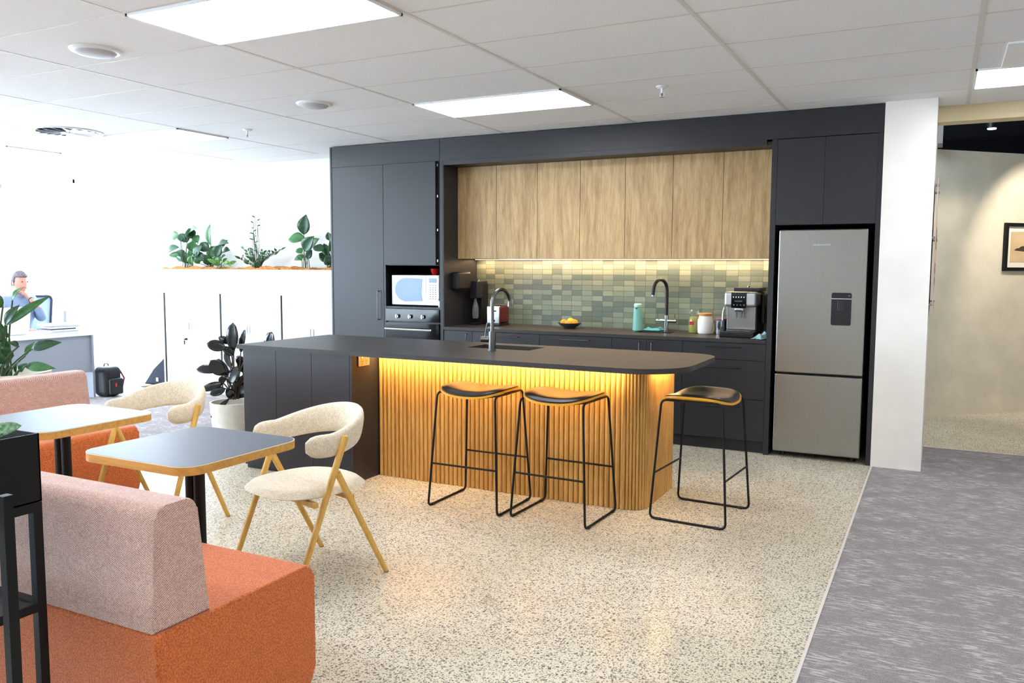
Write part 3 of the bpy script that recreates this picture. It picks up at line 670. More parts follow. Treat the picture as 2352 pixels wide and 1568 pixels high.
for i, (dx, dy, dz, r, mm, lb) in enumerate([(-.052, -.015, .050, .033, cit, 'orange at the left of the fruit bowl'), (.0, .025, .062, .034, lem, 'yellow fruit on top at the middle of the bowl'), (.052, -.01, .052, .035, cit, 'orange at the right of the fruit bowl'), (.002, -.048, .045, .030, cit, 'small orange at the front of the fruit bowl')]):
    o = obj('orange' if mm is cit else 'lemon', sph(NB(), (0, 0, 0), r, (1, 1, .93)), mm); o.location = (2.42+dx, .42+dy, B+dz); tag(o, lb, 'fruit', 'citrus in the bowl')
t = thing('soap_dispenser', 'tapered aqua soap dispenser beside the black tap', 'soap dispenser', (3.045, .50, B))
obj('body', lathe(NB(), (3.045, .50, B), [(0, 0), (.043, 0), (.044, .006), (.036, .2), (.033, .203), (0, .203)], 32), teal, t)
obj('cap', lathe(NB(), (3.045, .50, B+.206), [(0, 0), (.033, 0), (.036, .008), (.035, .026), (.028, .032), (0, .032)], 32), mat('pale_aqua', (170, 214, 202), .35), t)
obj('nozzle', cyl(NB(), (3.045, .47, B+.20), (3.045, .455, B+.197), .007, n=12), chrome, t)
def cloth(x0, x1, y0, y1, zb, h, m, name, label, seed, drop=None):
    rnd = random.Random(seed); bm = NB(); NX, NY = 22, 14; g = []
    ph = [rnd.uniform(0, 6) for _ in range(6)]
    for i in range(NX+1):
        row = []
        for j in range(NY+1):
            u, v = i/NX, j/NY
            e = min(u, 1-u, v, 1-v)*4; e = min(1, e)
            z = zb+.004+h*e*(.45+.3*math.sin(7*u+ph[0])+.25*math.sin(9*v+5*u+ph[1]))+.003*math.sin(21*u+ph[2])*math.sin(15*v+ph[3])
            xx = x0+(x1-x0)*u+.012*math.sin(6*v+ph[4]); yy = y0+(y1-y0)*v+.014*math.sin(7*u+ph[5])
            row.append(bm.verts.new((xx, yy, max(zb+.003, z))))
        g.append(row)
    for i in range(NX):
        for j in range(NY): bm.faces.new((g[i][j], g[i+1][j], g[i+1][j+1], g[i][j+1]))
    top = bm.faces[:]; r = bmesh.ops.extrude_face_region(bm, geom=top)
    for v in [x for x in r['geom'] if isinstance(x, bmesh.types.BMVert)]: v.co.z += .0035
    o = obj(name, bm, m); tag(settle(o), label, 'cloth'); return o
cloth(3.105, 3.262, .475, .585, B, .035, teal_cloth, 'dishcloth', 'crumpled teal dishcloth lying between the aqua dispenser and the sink', 3)
cloth(4.148, 4.245, .03, .21, B, .05, blue_cloth, 'tea_towel', 'folded pale blue cloth at the right end of the worktop by the coffee machine', 5)
# black tap
t = thing('kitchen_tap', 'black gooseneck tap with a chrome crossbar body at the worktop sink', 'tap', (3.30, .53, B))
TXc, TYc = 3.30, .53
obj('column', cyl(cyl(NB(), (TXc, TYc, B), (TXc, TYc, B+.01), .028), (TXc, TYc, B), (TXc, TYc, B+.14), .02), chrome, t)
obj('crossbar', cyl(NB(), (TXc-.09, TYc, B+.09), (TXc+.09, TYc, B+.09), .017), chrome, t)
for sgn, hh in ((-1, .055), (1, .03)): obj('lever', cyl(NB(), (TXc+sgn*.078, TYc, B+.1), (TXc+sgn*.078, TYc-.01, B+.1+hh+.02), .004), chrome, t)
arc = [(TXc, TYc, B+.14), (TXc, TYc, B+.36)]
for k in range(1, 13):
    a = PI*k/12*.93; arc.append((TXc-.05*(1-math.cos(a))*.75, TYc-.075*(1-math.cos(a)), B+.36+.095*math.sin(a)))
lx, ly, lz = arc[-1]; arc.append((lx-.005, ly-.005, lz-.06))
obj('spout', tube(NB(), arc, .0155, 14), mat('black_rubber_hose', (30, 28, 28), .4), t)
obj('aerator', cyl(NB(), (lx-.005, ly-.005, lz-.06), (lx-.006, ly-.006, lz-.072), .012), chrome, t)
# jars
t = thing('preserve_jar', 'glass jar of yellow pickle with a clear swing-top lid', 'jar', (3.565, .47, B))
obj('contents', lathe(NB(), (3.565, .47, B+.004), [(0, 0), (.038, 0), (.042, .01), (.042, .10), (.034, .13), (0, .132)], 28), lime, t)
obj('glass', lathe(NB(), (3.565, .47, B), [(0, 0), (.043, 0), (.0475, .008), (.0475, .105), (.038, .14), (.036, .16), (.040, .165), (.040, .20), (.036, .205), (0, .206)], 28), mat('jar_glass', (240, 246, 236), .03, trans=.95), t)
obj('label_patch', box(NB(), 3.535, 3.575, .4195, .4222, B+.07, B+.1, .001), mat('red_label', (190, 40, 40), .5), t)
obj('clasp', tube(NB(), [(3.53, .432, B+.15), (3.565, .427, B+.16), (3.60, .432, B+.15)], .0015, 6), chrome, t)
t = thing('sugar_jar', 'white ceramic canister with a tan wooden lid', 'canister', (3.672, .43, B))
obj('body', lathe(NB(), (3.672, .43, B), [(0, 0), (.056, 0), (.064, .01), (.066, .06), (.066, .115), (.055, .14), (.055, .152), (0, .152)], 32), mat('white_ceramic', (238, 234, 226), .3), t)
obj('lid', lathe(NB(), (3.672, .43, B+.152), [(0, 0), (.057, 0), (.059, .004), (.059, .018), (.055, .022), (0, .022)], 32), mat('tan_lid', (196, 140, 74), .5), t)
o = obj('twine_tag', tube(NB(), [(3.745, .42, B+.09), (3.748, .415, B+.05), (3.742, .41, B+.012), (3.735, .405, B+.004)], .004, 8), mat('twine', (196, 168, 110), .9), t)
t = thing('steel_canister', 'small stainless canister with a mauve lid beside the coffee machine', 'canister', (3.80, .44, B))
obj('body', lathe(NB(), (3.80, .44, B), [(0, 0), (.047, 0), (.049, .003), (.049, .115), (0, .115)], 32), chrome, t)
obj('lid', lathe(NB(), (3.80, .44, B+.1155), [(0, 0), (.053, 0), (.055, .005), (.055, .016), (.045, .024), (0, .026)], 32), mat('mauve_lid', (120, 92, 100), .5), t)
# coffee machine
t = thing('coffee_machine', 'silver and black automatic coffee machine with a black touch panel', 'coffee machine', (4.0, .40, B))
cx0, cx1 = 3.872, 4.132
obj('body', box(NB(), cx0+.01, cx1-.005, .30, .60, B+.03, B+.36, .008), blk_plastic, t)
obj('front_lower', box(NB(), cx0+.012, cx1-.015, .285, .30, B+.055, B+.245, .004), steel, t)
obj('front_upper', box(NB(), cx0, cx1, .215, .42, B+.245, B+.365, .022, 4), mat('silver_plastic', (196, 196, 196), .28, .7), t)
pnl = obj('touch_panel', box(NB(), cx0+.06, cx0+.182, .209, .2148, B+.235, B+.362, .002), blk_gloss, t)
for i in range(5): obj('icon', box(NB(), cx0+.075+i*.021, cx0+.083+i*.021, .2075, .2088, B+.318, B+.328), print_w, pnl, smooth=False)
for i in range(4): obj('icon', box(NB(), cx0+.078+i*.027, cx0+.088+i*.027, .2075, .2088, B+.255, B+.264), print_d, pnl, smooth=False)
for i in range(6): obj('display_lettering', box(NB(), cx0+.09+i*.0105, cx0+.097+i*.0105, .2075, .2088, B+.286, B+.294), print_d, pnl, smooth=False)
text('spout_lettering', 'DeLonghi', .011, (cx0+.125, .2045, B+.222), (PI/2, 0, 0), blk_plastic, pnl)
obj('spout', box(NB(), cx0+.09, cx0+.16, .205, .28, B+.205, B+.234, .006), chrome, t)
for xx in (.105, .142): obj('nozzle', cyl(NB(), (cx0+xx, .228, B+.205), (cx0+xx, .228, B+.155), .009, .006, 14), chrome, t)
obj('steam_wand', tube(NB(), [(cx0-.004, .26, B+.24), (cx0-.012, .25, B+.2), (cx0-.012, .245, B+.13)], .007, 10), chrome, t)
obj('drip_tray', box(NB(), cx0-.012, cx1-.002, .13, .42, B, B+.048, .008), blk_plastic, t)
bm = NB()
for i in range(14): box(bm, cx0+.012+i*.0165, cx0+.022+i*.0165, .145, .284, B+.0485, B+.054)
obj('drip_grate', bm, chrome, t, smooth=False)
obj('bean_lid', box(NB(), cx0+.05, cx1+.006, .34, .59, B+.366, B+.398, .006), blk_plastic, t); obj('knob', sph(NB(), (cx0+.17, .33, B+.405), .012), chrome, t)
obj('power_cable_side', box(NB(), cx1, cx1+.03, .42, .58, B+.10, B+.34, .008), blk_plastic, t)
t = thing('paper_towel_dispenser', 'matt black towel dispenser on the charcoal side of the recess', 'dispenser', (1.37, .24, 1.24))
obj('case', box(NB(), 1.324, 1.41, .12, .37, 1.245, 1.412, .022, 4), mat('black_matt_plastic', (30, 29, 29), .5), t); obj('outlet', box(NB(), 1.33, 1.40, .15, .34, 1.24, 1.2455), black_gap, t, smooth=False)
t = thing('power_outlet', 'black double socket on the green tiles right of the coffee machine', 'socket', (4.215, .616, 1.09))
obj('plate', box(NB(), 4.16, 4.245, .611, .6195, 1.06, 1.135, .002), blk_plastic, t); obj('switch', box(NB(), 4.212, 4.224, .607, .6105, 1.105, 1.118, .001), bright_alu, t)

# ================================================================== ISLAND
t = thing('kitchen_island', 'charcoal and oak-slatted island body below the dark stone top', 'island', (2.45, -1.75, 0))
IX0, IX1, IY0 = 1.01, 1.985, -2.22
obj('cupboard_body', box(NB(), IX0, IX1, IY0+.0205, -1.28, .0, .869), charcoal, t, smooth=False)
for a, b in ((IX0, 1.317), (1.3195, 1.637), (1.6395, 1.963)): obj('door', box(NB(), a, b, IY0, IY0+.02, .03, .868, .001), charcoal, t)
obj('corner_stile', box(NB(), 1.9655, IX1, IY0, IY0+.02, .03, .868, .001), charcoal, t)
# slatted wrap: half-round battens, rounded corner with finer battens
def slat_path():
    pts = []; x = IX1+.004
    r = .10; xe, ye = 3.90, -1.918
    L1 = xe-r-x; n = int(round(L1/.0335))
    for i in range(n): pts.append((x+(i+.5)*L1/n, ye, 0, L1/n))
    m_ = 8
    for i in range(m_):
        a = (i+.5)/m_*PI/2; pts.append((xe-r+r*math.sin(a), ye+r-r*math.cos(a), a, r*PI/2/m_))
    L2 = -1.30-(ye+r); n2 = int(round(L2/.0225))
    for i in range(n2): pts.append((xe, ye+r+(i+.5)*L2/n2, PI/2, L2/n2))
    return pts
bm = NB()
for (px, py, a, wd_) in slat_path():
    hw = wd_/2*.92; prof = []
    for k in range(7):
        b = PI*k/6; prof.append((hw*math.cos(b), -.25*hw-1.05*hw*math.sin(b)))
    prof = [(hw, .004)]+prof+[(-hw, .004)]
    ca, sa = math.cos(a), math.sin(a)
    prism(bm, [(px+u*ca-v*sa, py+u*sa+v*ca) for u, v in prof][::-1], .002, .868)
obj('oak_battens', bm, slat_oak, t, angle=50)
bm = NB(); bp = [(IX1+.001, -1.28), (IX1+.001, -1.914)]
bp += [(3.80+.096*math.sin(k/8*PI/2), -1.818-.096*math.cos(k/8*PI/2)) for k in range(9)] + [(3.896, -1.28)]
prism(bm, bp[::-1], 0, .869); obj('core', bm, mat('batten_backing', (60, 44, 28), .7), t, smooth=False)
ot = obj('socket_plate', box(NB(), IX1+.0005, IX1+.009, -2.157, -2.037, .788, .863, .003), mat('brushed_nickel', (176, 168, 160), .35, .8), t)
for yy in (-2.122, -2.072):
    obj('switch', box(NB(), IX1+.009, IX1+.012, yy-.008, yy+.008, .838, .853, .001), bright_alu, ot)
    for k, (dy, dz) in enumerate(((-.008, .008), (.008, .008), (0, -.008))): obj('pin_slot', box(NB(), IX1+.0088, IX1+.0096, yy+dy-.0015, yy+dy+.0015, .812+dz-.005, .812+dz+.005), black_gap, ot, smooth=False)
# island worktop with rounded right end
TO = [(.98, -2.25)]
def arcpts(cx_, cy_, r, a0, a1, n=12): return [(cx_+r*math.cos(math.radians(a0+(a1-a0)*k/n)), cy_+r*math.sin(math.radians(a0+(a1-a0)*k/n))) for k in range(n+1)]
TO += arcpts(3.88, -1.93, .32, -90, 0, 16)+arcpts(4.0, -1.435, .20, 0, 90, 12)+[(.98, -1.235)]
hx0, hx1, hy0, hy1 = 2.52, 3.00, -1.62, -1.36
bm = NB(); prism(bm, TO, .87, .9); isl = obj('island_worktop', bm, stone, smooth=True, angle=30)
cut = obj('cut', box(NB(), hx0, hx1, hy0, hy1, .8, 1.0), stone, smooth=False)
md = isl.modifiers.new('b', 'BOOLEAN'); md.object = cut; md.operation = 'DIFFERENCE'; md.solver = 'EXACT'
dg = bpy.context.evaluated_depsgraph_get(); nm = bpy.data.meshes.new_from_object(isl.evaluated_get(dg)); isl.modifiers.clear(); isl.data = nm; bpy.data.objects.remove(cut, do_unlink=True)
tag(settle(isl), 'dark stone island worktop with a rounded right end and a sunken sink', 'worktop')
sink_bowl('island_sink', 'steel sink sunk into the island top behind the tall tap', hx0+.003, hx1-.003, hy0+.003, hy1-.003, .8695, .16, steel)
# tall steel tap
t = thing('island_tap', 'tall brushed steel gooseneck tap on the island', 'tap', (2.785, -1.74, .9005))
X0, Y0, Z0 = 2.785, -1.74, .9005
obj('base', cyl(cyl(NB(), (X0, Y0, Z0), (X0, Y0, Z0+.004), .031, n=28), (X0, Y0, Z0+.004), (X0, Y0, Z0+.128), .024, n=28), steel_dk, t)
arc = [(X0, Y0, Z0+.12), (X0, Y0, Z0+.31)]
R_ = .098
for k in range(1, 17):
    a = PI*k/16*.96; arc.append((X0+.03*(1-math.cos(a))*.5, Y0+R_*(1-math.cos(a)), Z0+.31+R_*math.sin(a)))
arc.append((arc[-1][0], arc[-1][1]-.002, arc[-1][2]-.035))
obj('spout', tube(NB(), arc, .0125, 16), steel_dk, t)
obj('valve', cyl(NB(), (X0-.02, Y0, Z0+.075), (X0-.078, Y0-.006, Z0+.075), .021, n=24), steel_dk, t)
obj('lever', cyl(NB(), (X0-.052, Y0-.004, Z0+.095), (X0-.022, Y0-.03, Z0+.185), .0035, n=10), bright_alu, t)
# warm strip under the overhang
t = thing('light_strip', 'warm LED strip under the island top lighting the slats', 'light strip', (2.9, -1.99, .86))
obj('channel', box(NB(), 2.0, 3.80, -2.012, -1.996, .862, .8695), bright_alu, t, smooth=False)
obj('diffuser', box(NB(), 2.0, 3.80, -2.011, -1.997, .858, .862), led, t, smooth=False)
obj('channel', box(NB(), 3.955, 3.97, -1.82, -1.40, .862, .8695), bright_alu, t, smooth=False); obj('diffuser', box(NB(), 3.956, 3.969, -1.82, -1.40, .858, .862), led, t, smooth=False)
area('strip_lamp', (2.9, -2.004, .856), (1.8, .012), 9, (1, .66, .30), rot=(math.radians(25), 0, 0), parent=t)
area('strip_lamp', (3.962, -1.61, .856), (.012, .42), 1.6, (1, .66, .30), rot=(0, 0, 0), parent=t)

# ================================================================== BAR STOOLS
def make_stool(label):
    t = thing('bar_stool', label, 'bar stool', (0, 0, 0), group='black wire bar stools')
    H, hx, hy, tx, ty = .70, .238, .225, .198, .18
    r = .007
    for s in (-1, 1):
        pts = fillet([(s*hx, -hy, r), (s*hx, hy, r), (s*tx, ty, H), (s*tx, -ty, H)], .035, 6, True)
        obj('sled_frame', tube(NB(), pts, r, 10, True), blk_steel, t, local=True)
        for yy in (-hy+.05, hy-.05): obj('glide', cyl(NB(), (s*hx, yy-.014, .006), (s*hx, yy+.014, .006), .0095, n=12), blk_plastic, t, local=True)
    f = .27/H; ex, ey = hx+(tx-hx)*f, hy+(ty-hy)*f
    for s in (-1, 1): obj('footrest', tube(NB(), [(-ex, s*ey, .27), (ex, s*ey, .27)], .006, 10), blk_steel, t, local=True)
    obj('seat_bracket', tube(tube(NB(), [(-tx, -.11, H), (-.05, -.11, H-.028), (.05, -.11, H-.028), (tx, -.11, H)], .005, 8), [(-tx, .11, H), (-.05, .11, H-.028), (.05, .11, H-.028), (tx, .11, H)], .005, 8), blk_steel, t, local=True)
    def saddle(scale, zoff, th, mi, bulge):
        bm = NB(); N, R = 56, 9; top = []; bot = []
        def zz(x, y): return H-.022+zoff+.037*(abs(x)/.215)**2.2
        for k in range(R+1):
            q = k/R; rt, rb = [], []
            for i in range(N):
                a = 2*PI*i/N; c, s_ = math.cos(a), math.sin(a); e = 2/3.4
                x = .224*scale*q*math.copysign(abs(c)**e, c); y = .200*scale*q*math.copysign(abs(s_)**e, s_)
                edge = th*(1-bulge*q**8)
                rt.append(bm.verts.new((x, y, zz(x, y)+edge))); rb.append(bm.verts.new((x, y, zz(x, y))))
                if k == 0: break
            top.append(rt); bot.append(rb)
        for L_, fl in ((top, False), (bot, True)):
            for k in range(R):
                a, b = L_[k], L_[k+1]
                for i in range(N):
                    j = (i+1) % N
                    f_ = (a[0], b[i], b[j]) if k == 0 else (a[i], b[i], b[j], a[j])
                    bm.faces.new(f_[::-1] if fl else f_)
        for i in range(N): bm.faces.new((top[-1][i], bot[-1][i], bot[-1][(i+1) % N], top[-1][(i+1) % N]))
        return bm
    obj('seat_shell', saddle(1.0, 0, .013, 0, 0), ply_y, t, local=True)
    obj('seat_pad', saddle(.96, .0132, .030, 0, .7), leather, t, local=True)
    return t
ply_y = mat('amber_plywood', (222, 160, 40), .35)
s1 = make_stool('leftmost bar stool, black leather saddle seat over warm-lit slats'); s1.location = (2.957, -2.205, 0)
dup(s1, (3.512, -2.182, 0), math.radians(-2), 'middle of the three bar stools, its frame overlapping the left one')
dup(s1, (4.228, -1.80, 0), math.radians(86), 'rightmost bar stool standing off the rounded end of the island')

# ================================================================== TABLES, CHAIRS, SOFAS
def make_table(label):
    t = thing('cafe_table', label, 'table', (0, 0, 0), group='square cafe tables')
    h, H, th = .305, .735, .034
    obj('tabletop', prism(NB(), rrect(-h, h, -h, h, .085, 10), H-th, H-.0035), ply, t, local=True)
    obj('edge_line', prism(NB(), rrect(-h, h, -h, h, .085, 10), H-.0035, H-.0008), edge_white, t, local=True)
    obj('surface', prism(NB(), rrect(-h+.004, h-.004, -h+.004, h-.004, .081, 10), H-.0008, H), laminate_top, t, local=True)
    for s in (-1, 1): obj('column', cyl(NB(), (s*.0235, 0, .012), (s*.0235, 0, H-th-.006), .0225, n=24), blk_steel, t, local=True)
    obj('mounting_plate', prism(NB(), rrect(-.13, .13, -.13, .13, .02, 4), H-th-.006, H-th), blk_steel, t, local=True)
    obj('base_plate', prism(NB(), rrect(-.21, .21, -.21, .21, .03, 6), 0, .012, bev=.003), blk_steel, t, local=True)
    return t
tb = make_table('grey-topped square cafe table nearer the camera, between the orange seat and the front chair'); tb.location = (2.772, -4.245, 0)
dup(tb, (1.722, -4.10, 0), 0, 'grey-topped square cafe table further away at the left, lit by daylight')

def make_chair(label):
    """local frame: facing -Y, x lateral, origin on the floor below the middle of the rear feet"""
    t = thing('armchair', label, 'chair', (0, 0, 0), group='cream tub-back chairs')
    W_ = .265
    for s in (-1, 1):
        x = s*W_
        bm = NB(); tube(bm, [(x, -.507, .004), (x, -.228+.0, .69), (x*.995, -.2265, .694)], .016, 16, radii=[.0125, .0165, .010]); obj('front_leg', bm, chair_ash, t, local=True)
        bm = NB(); tube(bm, [(x, 0, .004), (x, -.275, .535)], .016, 16, radii=[.0125, .0155]); obj('rear_leg', bm, chair_ash, t, local=True)
        for yy in (-.507, 0): obj('foot_pad', cyl(NB(), (x, yy, 0), (x, yy, .006), .0125, n=14), blk_plastic, t, local=True)
    for yy, zz in ((-.19, .405), (-.385, .405)):
        obj('seat_rail', box(NB(), -W_+.002, W_-.002, yy-.012, yy+.012, zz-.014, zz+.010, .003), chair_ash, t, local=True)
    # seat cushion
    bm = NB(); N, R = 56, 10; top = []; bot = []
    cyy = -.265
    for k in range(R+1):
        q = k/R; rt, rb = [], []
        for i in range(N):
            a = 2*PI*i/N; c, s_ = math.cos(a), math.sin(a); e = 2/2.6
            wx = .250 if s_ > 0 else .252
            x = wx*q*math.copysign(abs(c)**e, c); y = cyy+.262*q*math.copysign(abs(s_)**e, s_)
            ed = (1-q**5)**.5
            rt.append(bm.verts.new((x, y, .432+.034*ed+.006*(1-q*q)))); rb.append(bm.verts.new((x, y, .432-.016*ed)))
            if k == 0: break
        top.append(rt); bot.append(rb)
    for L_, fl in ((top, False), (bot, True)):
        for k in range(R):
            a, b = L_[k], L_[k+1]
            for i in range(N):
                j = (i+1) % N; f_ = (a[0], b[i], b[j]) if k == 0 else (a[i], b[i], b[j], a[j]); bm.faces.new(f_[::-1] if fl else f_)
    bmesh.ops.remove_doubles(bm, verts=bm.verts, dist=1e-5)
    obj('seat_cushion', bm, boucle, t, local=True)
    # curved back band
    bm = NB(); NS = 48; K = 18; rings = []
    for i in range(NS+1):
        a = math.radians(-30+240*i/NS)
        x = .238*math.cos(a)*(1.03 if math.sin(a) < 0 else 1); y = -.272+.262*math.sin(a)
        tpx, tpy = -.238*math.sin(a), .262*math.cos(a); ll = math.hypot(tpx, tpy); nx, ny = tpy/ll, -tpx/ll
        rear = max(0, math.sin(a)); f = rear**1.2
        zc = .658+.060*f; hh = .052+.020*f
        endt = min(1, min(i, NS-i)/3.2); tap = math.sqrt(max(.02, 1-(1-endt)**2)); hh2 = hh*(.35+.65*tap); th_ = .024*(.3+.7*tap)
        lean = .22
        ring = []
        for k in range(K):
            b = 2*PI*k/K; c, s_ = math.cos(b), math.sin(b); e = .75
            u_ = th_*math.copysign(abs(c)**e, c); v_ = hh2*math.copysign(abs(s_)**e, s_)
            out = u_+lean*v_*f
            ring.append(bm.verts.new((x+nx*out, y+ny*out, zc+v_)))
        rings.append(ring)
    for a, b in zip(rings, rings[1:]):
        for k in range(K): j = (k+1) % K; bm.faces.new((a[k], a[j], b[j], b[k]))
    bm.faces.new(rings[0][::-1]); bm.faces.new(rings[-1])
    obj('backrest', bm, boucle, t, local=True, angle=70)
    return t
ch = make_chair('cream tub-back chair in front of the island, golden splayed legs'); ch.location = (2.876, -3.3685, 0); ch.rotation_euler = (0, 0, math.radians(-15))
a = math.radians(8)
dup(ch, (1.791-.265*math.cos(a), -3.142-.265*math.sin(a), 0), a, 'cream tub-back chair behind the further table at the left')

def make_sofa(L, label, x, bt=.765):
    """local: seat faces +Y, x from 0 (left) to L (right end), y 0 back .. .64 front"""
    t = thing('banquette_seat', label, 'sofa', (0, 0, 0), group='orange banquette seats with pink backs')
    sec = []
    def cor(cy_, cz_, r, a0, a1, n=8): return [(cy_+r*math.cos(math.radians(a0+(a1-a0)*k/n)), cz_+r*math.sin(math.radians(a0+(a1-a0)*k/n))) for k in range(n+1)]
    D_ = .64; H = .452
    sec = cor(.012, .012, .012, 180, 270, 3)+cor(D_-.09, .09, .09, -90, 0)+cor(D_-.035, H-.035, .035, 0, 90)+cor(.012, H-.012, .012, 90, 180, 3)
    obj('seat_block', prism(NB(), sec, 0, L, 'x', .012, 3), orange, t, local=True)
    seam = NB(); tube(seam, [(L-.008, .02, H-.004), (L-.008, D_-.05, H-.004)], .0025, 6); obj('seam', seam, orange, t, local=True)
    sb = [(0.0, H+.001), (.20, H+.001)]+cor(.125, bt, .038, 5, 90, 6)+cor(.055, bt, .038, 90, 178, 6)
    obj('back_cushion', prism(NB(), sb, .004, L-.012, 'x', .008, 3), pink, t, local=True)
    return t
sf = make_sofa(1.9, 'orange banquette in the left foreground with a pink woven back', 0); sf.location = (3.585-1.9, -5.112, 0)
sf2 = make_sofa(1.6, 'orange banquette with a pink back beside the big potted plant at the far left', 0, .735); sf2.location = (.34, -3.085, 0); sf2.rotation_euler = (0, 0, -PI/2)

# ================================================================== FOREGROUND PLANTER
t = thing('planter_stand', 'black steel planter box on an open frame at the left edge', 'planter', (2.8, -5.6, 0))
px0, px1, py0, py1 = 2.35, 3.3, -6.05, -5.232
bm = NB(); th_ = .004
for a in ((px0, px1, py0, py0+th_), (px0, px1, py1-th_, py1), (px0, px0+th_, py0, py1), (px1-th_, px1, py0, py1), (px0, px1, py0, py1)):
    box(bm, *a, .822, 1.008 if a[:4] != (px0, px1, py0, py1) else .826)
obj('trough', bm, blk_steel, t, smooth=False)
fr = .025
for xx in (px0, px1-fr):
    for yy in (py0, py1-fr): obj('leg', box(NB(), xx, xx+fr, yy, yy+fr, 0, .821, .001), blk_steel, t)
for zz in (.796, .52, .03):
    for a in ((px0+fr, px1-fr, py0, py0+fr), (px0+fr, px1-fr, py1-fr, py1), (px0, px0+fr, py0+fr, py1-fr), (px1-fr, px1, py0+fr, py1-fr)):
        obj('rail', box(NB(), *a, zz, zz+fr), blk_steel, t, smooth=False)
obj('shelf', box(NB(), px0+fr, px1-fr, py0+fr, py1-fr, .53, .54), blk_steel, t, smooth=False)
obj('soil', box(NB(), px0+.006, px1-.006, py0+.006, py1-.006, .83, .93, .01), soil, t)
# a second black frame, nearer
t = thing('steel_frame_stand', 'second black steel frame nearer the camera at the left edge, only its post showing', 'stand', (3.4, -5.75, 0))
qx0, qx1, qy0, qy1 = 3.36, 3.755, -6.0, -5.585
for xx, yy in ((qx1-.022, qy1-.022), (qx0, qy1-.022), (qx1-.022, qy0), (qx0, qy0)): obj('post', box(NB(), xx, xx+.022, yy, yy+.022, 0, .985, .001), blk_steel, t)
for a in ((qx0+.022, qx1-.022, qy0, qy0+.022), (qx0, qx0+.022, qy0+.022, qy1-.022), (qx1-.022, qx1, qy0+.022, qy1-.022), (qx0+.022, qx1-.022, qy1-.022, qy1)):
    obj('rail', box(NB(), *a, .05, .072), blk_steel, t, smooth=False); 
obj('shelf', box(NB(), qx0+.022, qx1-.022, qy0+.022, qy1-.022, .058, .066), blk_steel, t, smooth=False)

# ================================================================== PLANTS
def leaf_mesh(bm, base_, tip, width, sag=0.0, fold=.25, n=9, up=(0, 0, 1), shape='lance', wave=0.0):
    """curved leaf blade from base_ to tip with a folded midrib"""
    b, e = Vector(base_), Vector(tip); ax = e-b; L_ = ax.length
    if L_ < 1e-4: return
    d = ax.normalized(); upv = Vector(up); sd = d.cross(upv)
    if sd.length < .15: sd = d.cross(Vector((.8, -.6, 0)))
    sd.normalize(); nn = sd.cross(d).normalized(); rows = []
    for i in range(n+1):
        s = i/n
        if shape == 'lance': wd = math.sin(PI*min(1, s*1.02))**.75*(1-.35*s)*1.15
        elif shape == 'oval': wd = math.sin(PI*s)**.55
        else: wd = math.sin(PI*s)**.8
        wd = wd*width/2 if 0 < i < n else width*.015
        c = b+ax*s+nn*(sag*L_*4*s*(1-s))
        k = wave*width*math.sin(s*14)
        rows.append([bm.verts.new(c-sd*wd+nn*(wd*fold+k)), bm.verts.new(c-sd*wd*.5+nn*(wd*fold*.35)), bm.verts.new(c), bm.verts.new(c+sd*wd*.5+nn*(wd*fold*.35)), bm.verts.new(c+sd*wd+nn*(wd*fold-k))])
    for a, c in zip(rows, rows[1:]):
        for q in range(4): bm.faces.new((a[q], a[q+1], c[q+1], c[q]))
def foliage(t, leaves, root, m, stem_mat, shape='lance', local=False, stem_r=.004, name='leaf', fold=.25, solid=.0012):
    """leaves: list of (base, tip, width, sag). every leaf and its stem joined: leaves one part, stems one part"""
    mats = m if isinstance(m, list) else [m]
    st = NB()
    for i, (b, e, wd, sg) in enumerate(leaves):
        bm = NB(); leaf_mesh(bm, b, e, wd, sg, fold, shape=shape, up=(.42+random.uniform(-.38, .38), -.85+random.uniform(-.3, .3), random.uniform(.1, .75)))
        o = obj(name, bm, mats[i % len(mats)], t, angle=80)
        sm = o.modifiers.new('thickness', 'SOLIDIFY'); sm.thickness = solid
        r_ = Vector(root) if not callable(root) else Vector(root(i)); b_ = Vector(b); mid = (r_+b_)/2+Vector((0, 0, .12*(b_-r_).length)); mid.x = r_.x+(b_.x-r_.x)*.35; mid.y = r_.y+(b_.y-r_.y)*.35
        pts = [(1-u)**2*r_+2*u*(1-u)*mid+u*u*b_ for u in [k/6 for k in range(7)]]
        tube(st, pts, stem_r, 6)
    obj('stems', st, stem_mat, t)

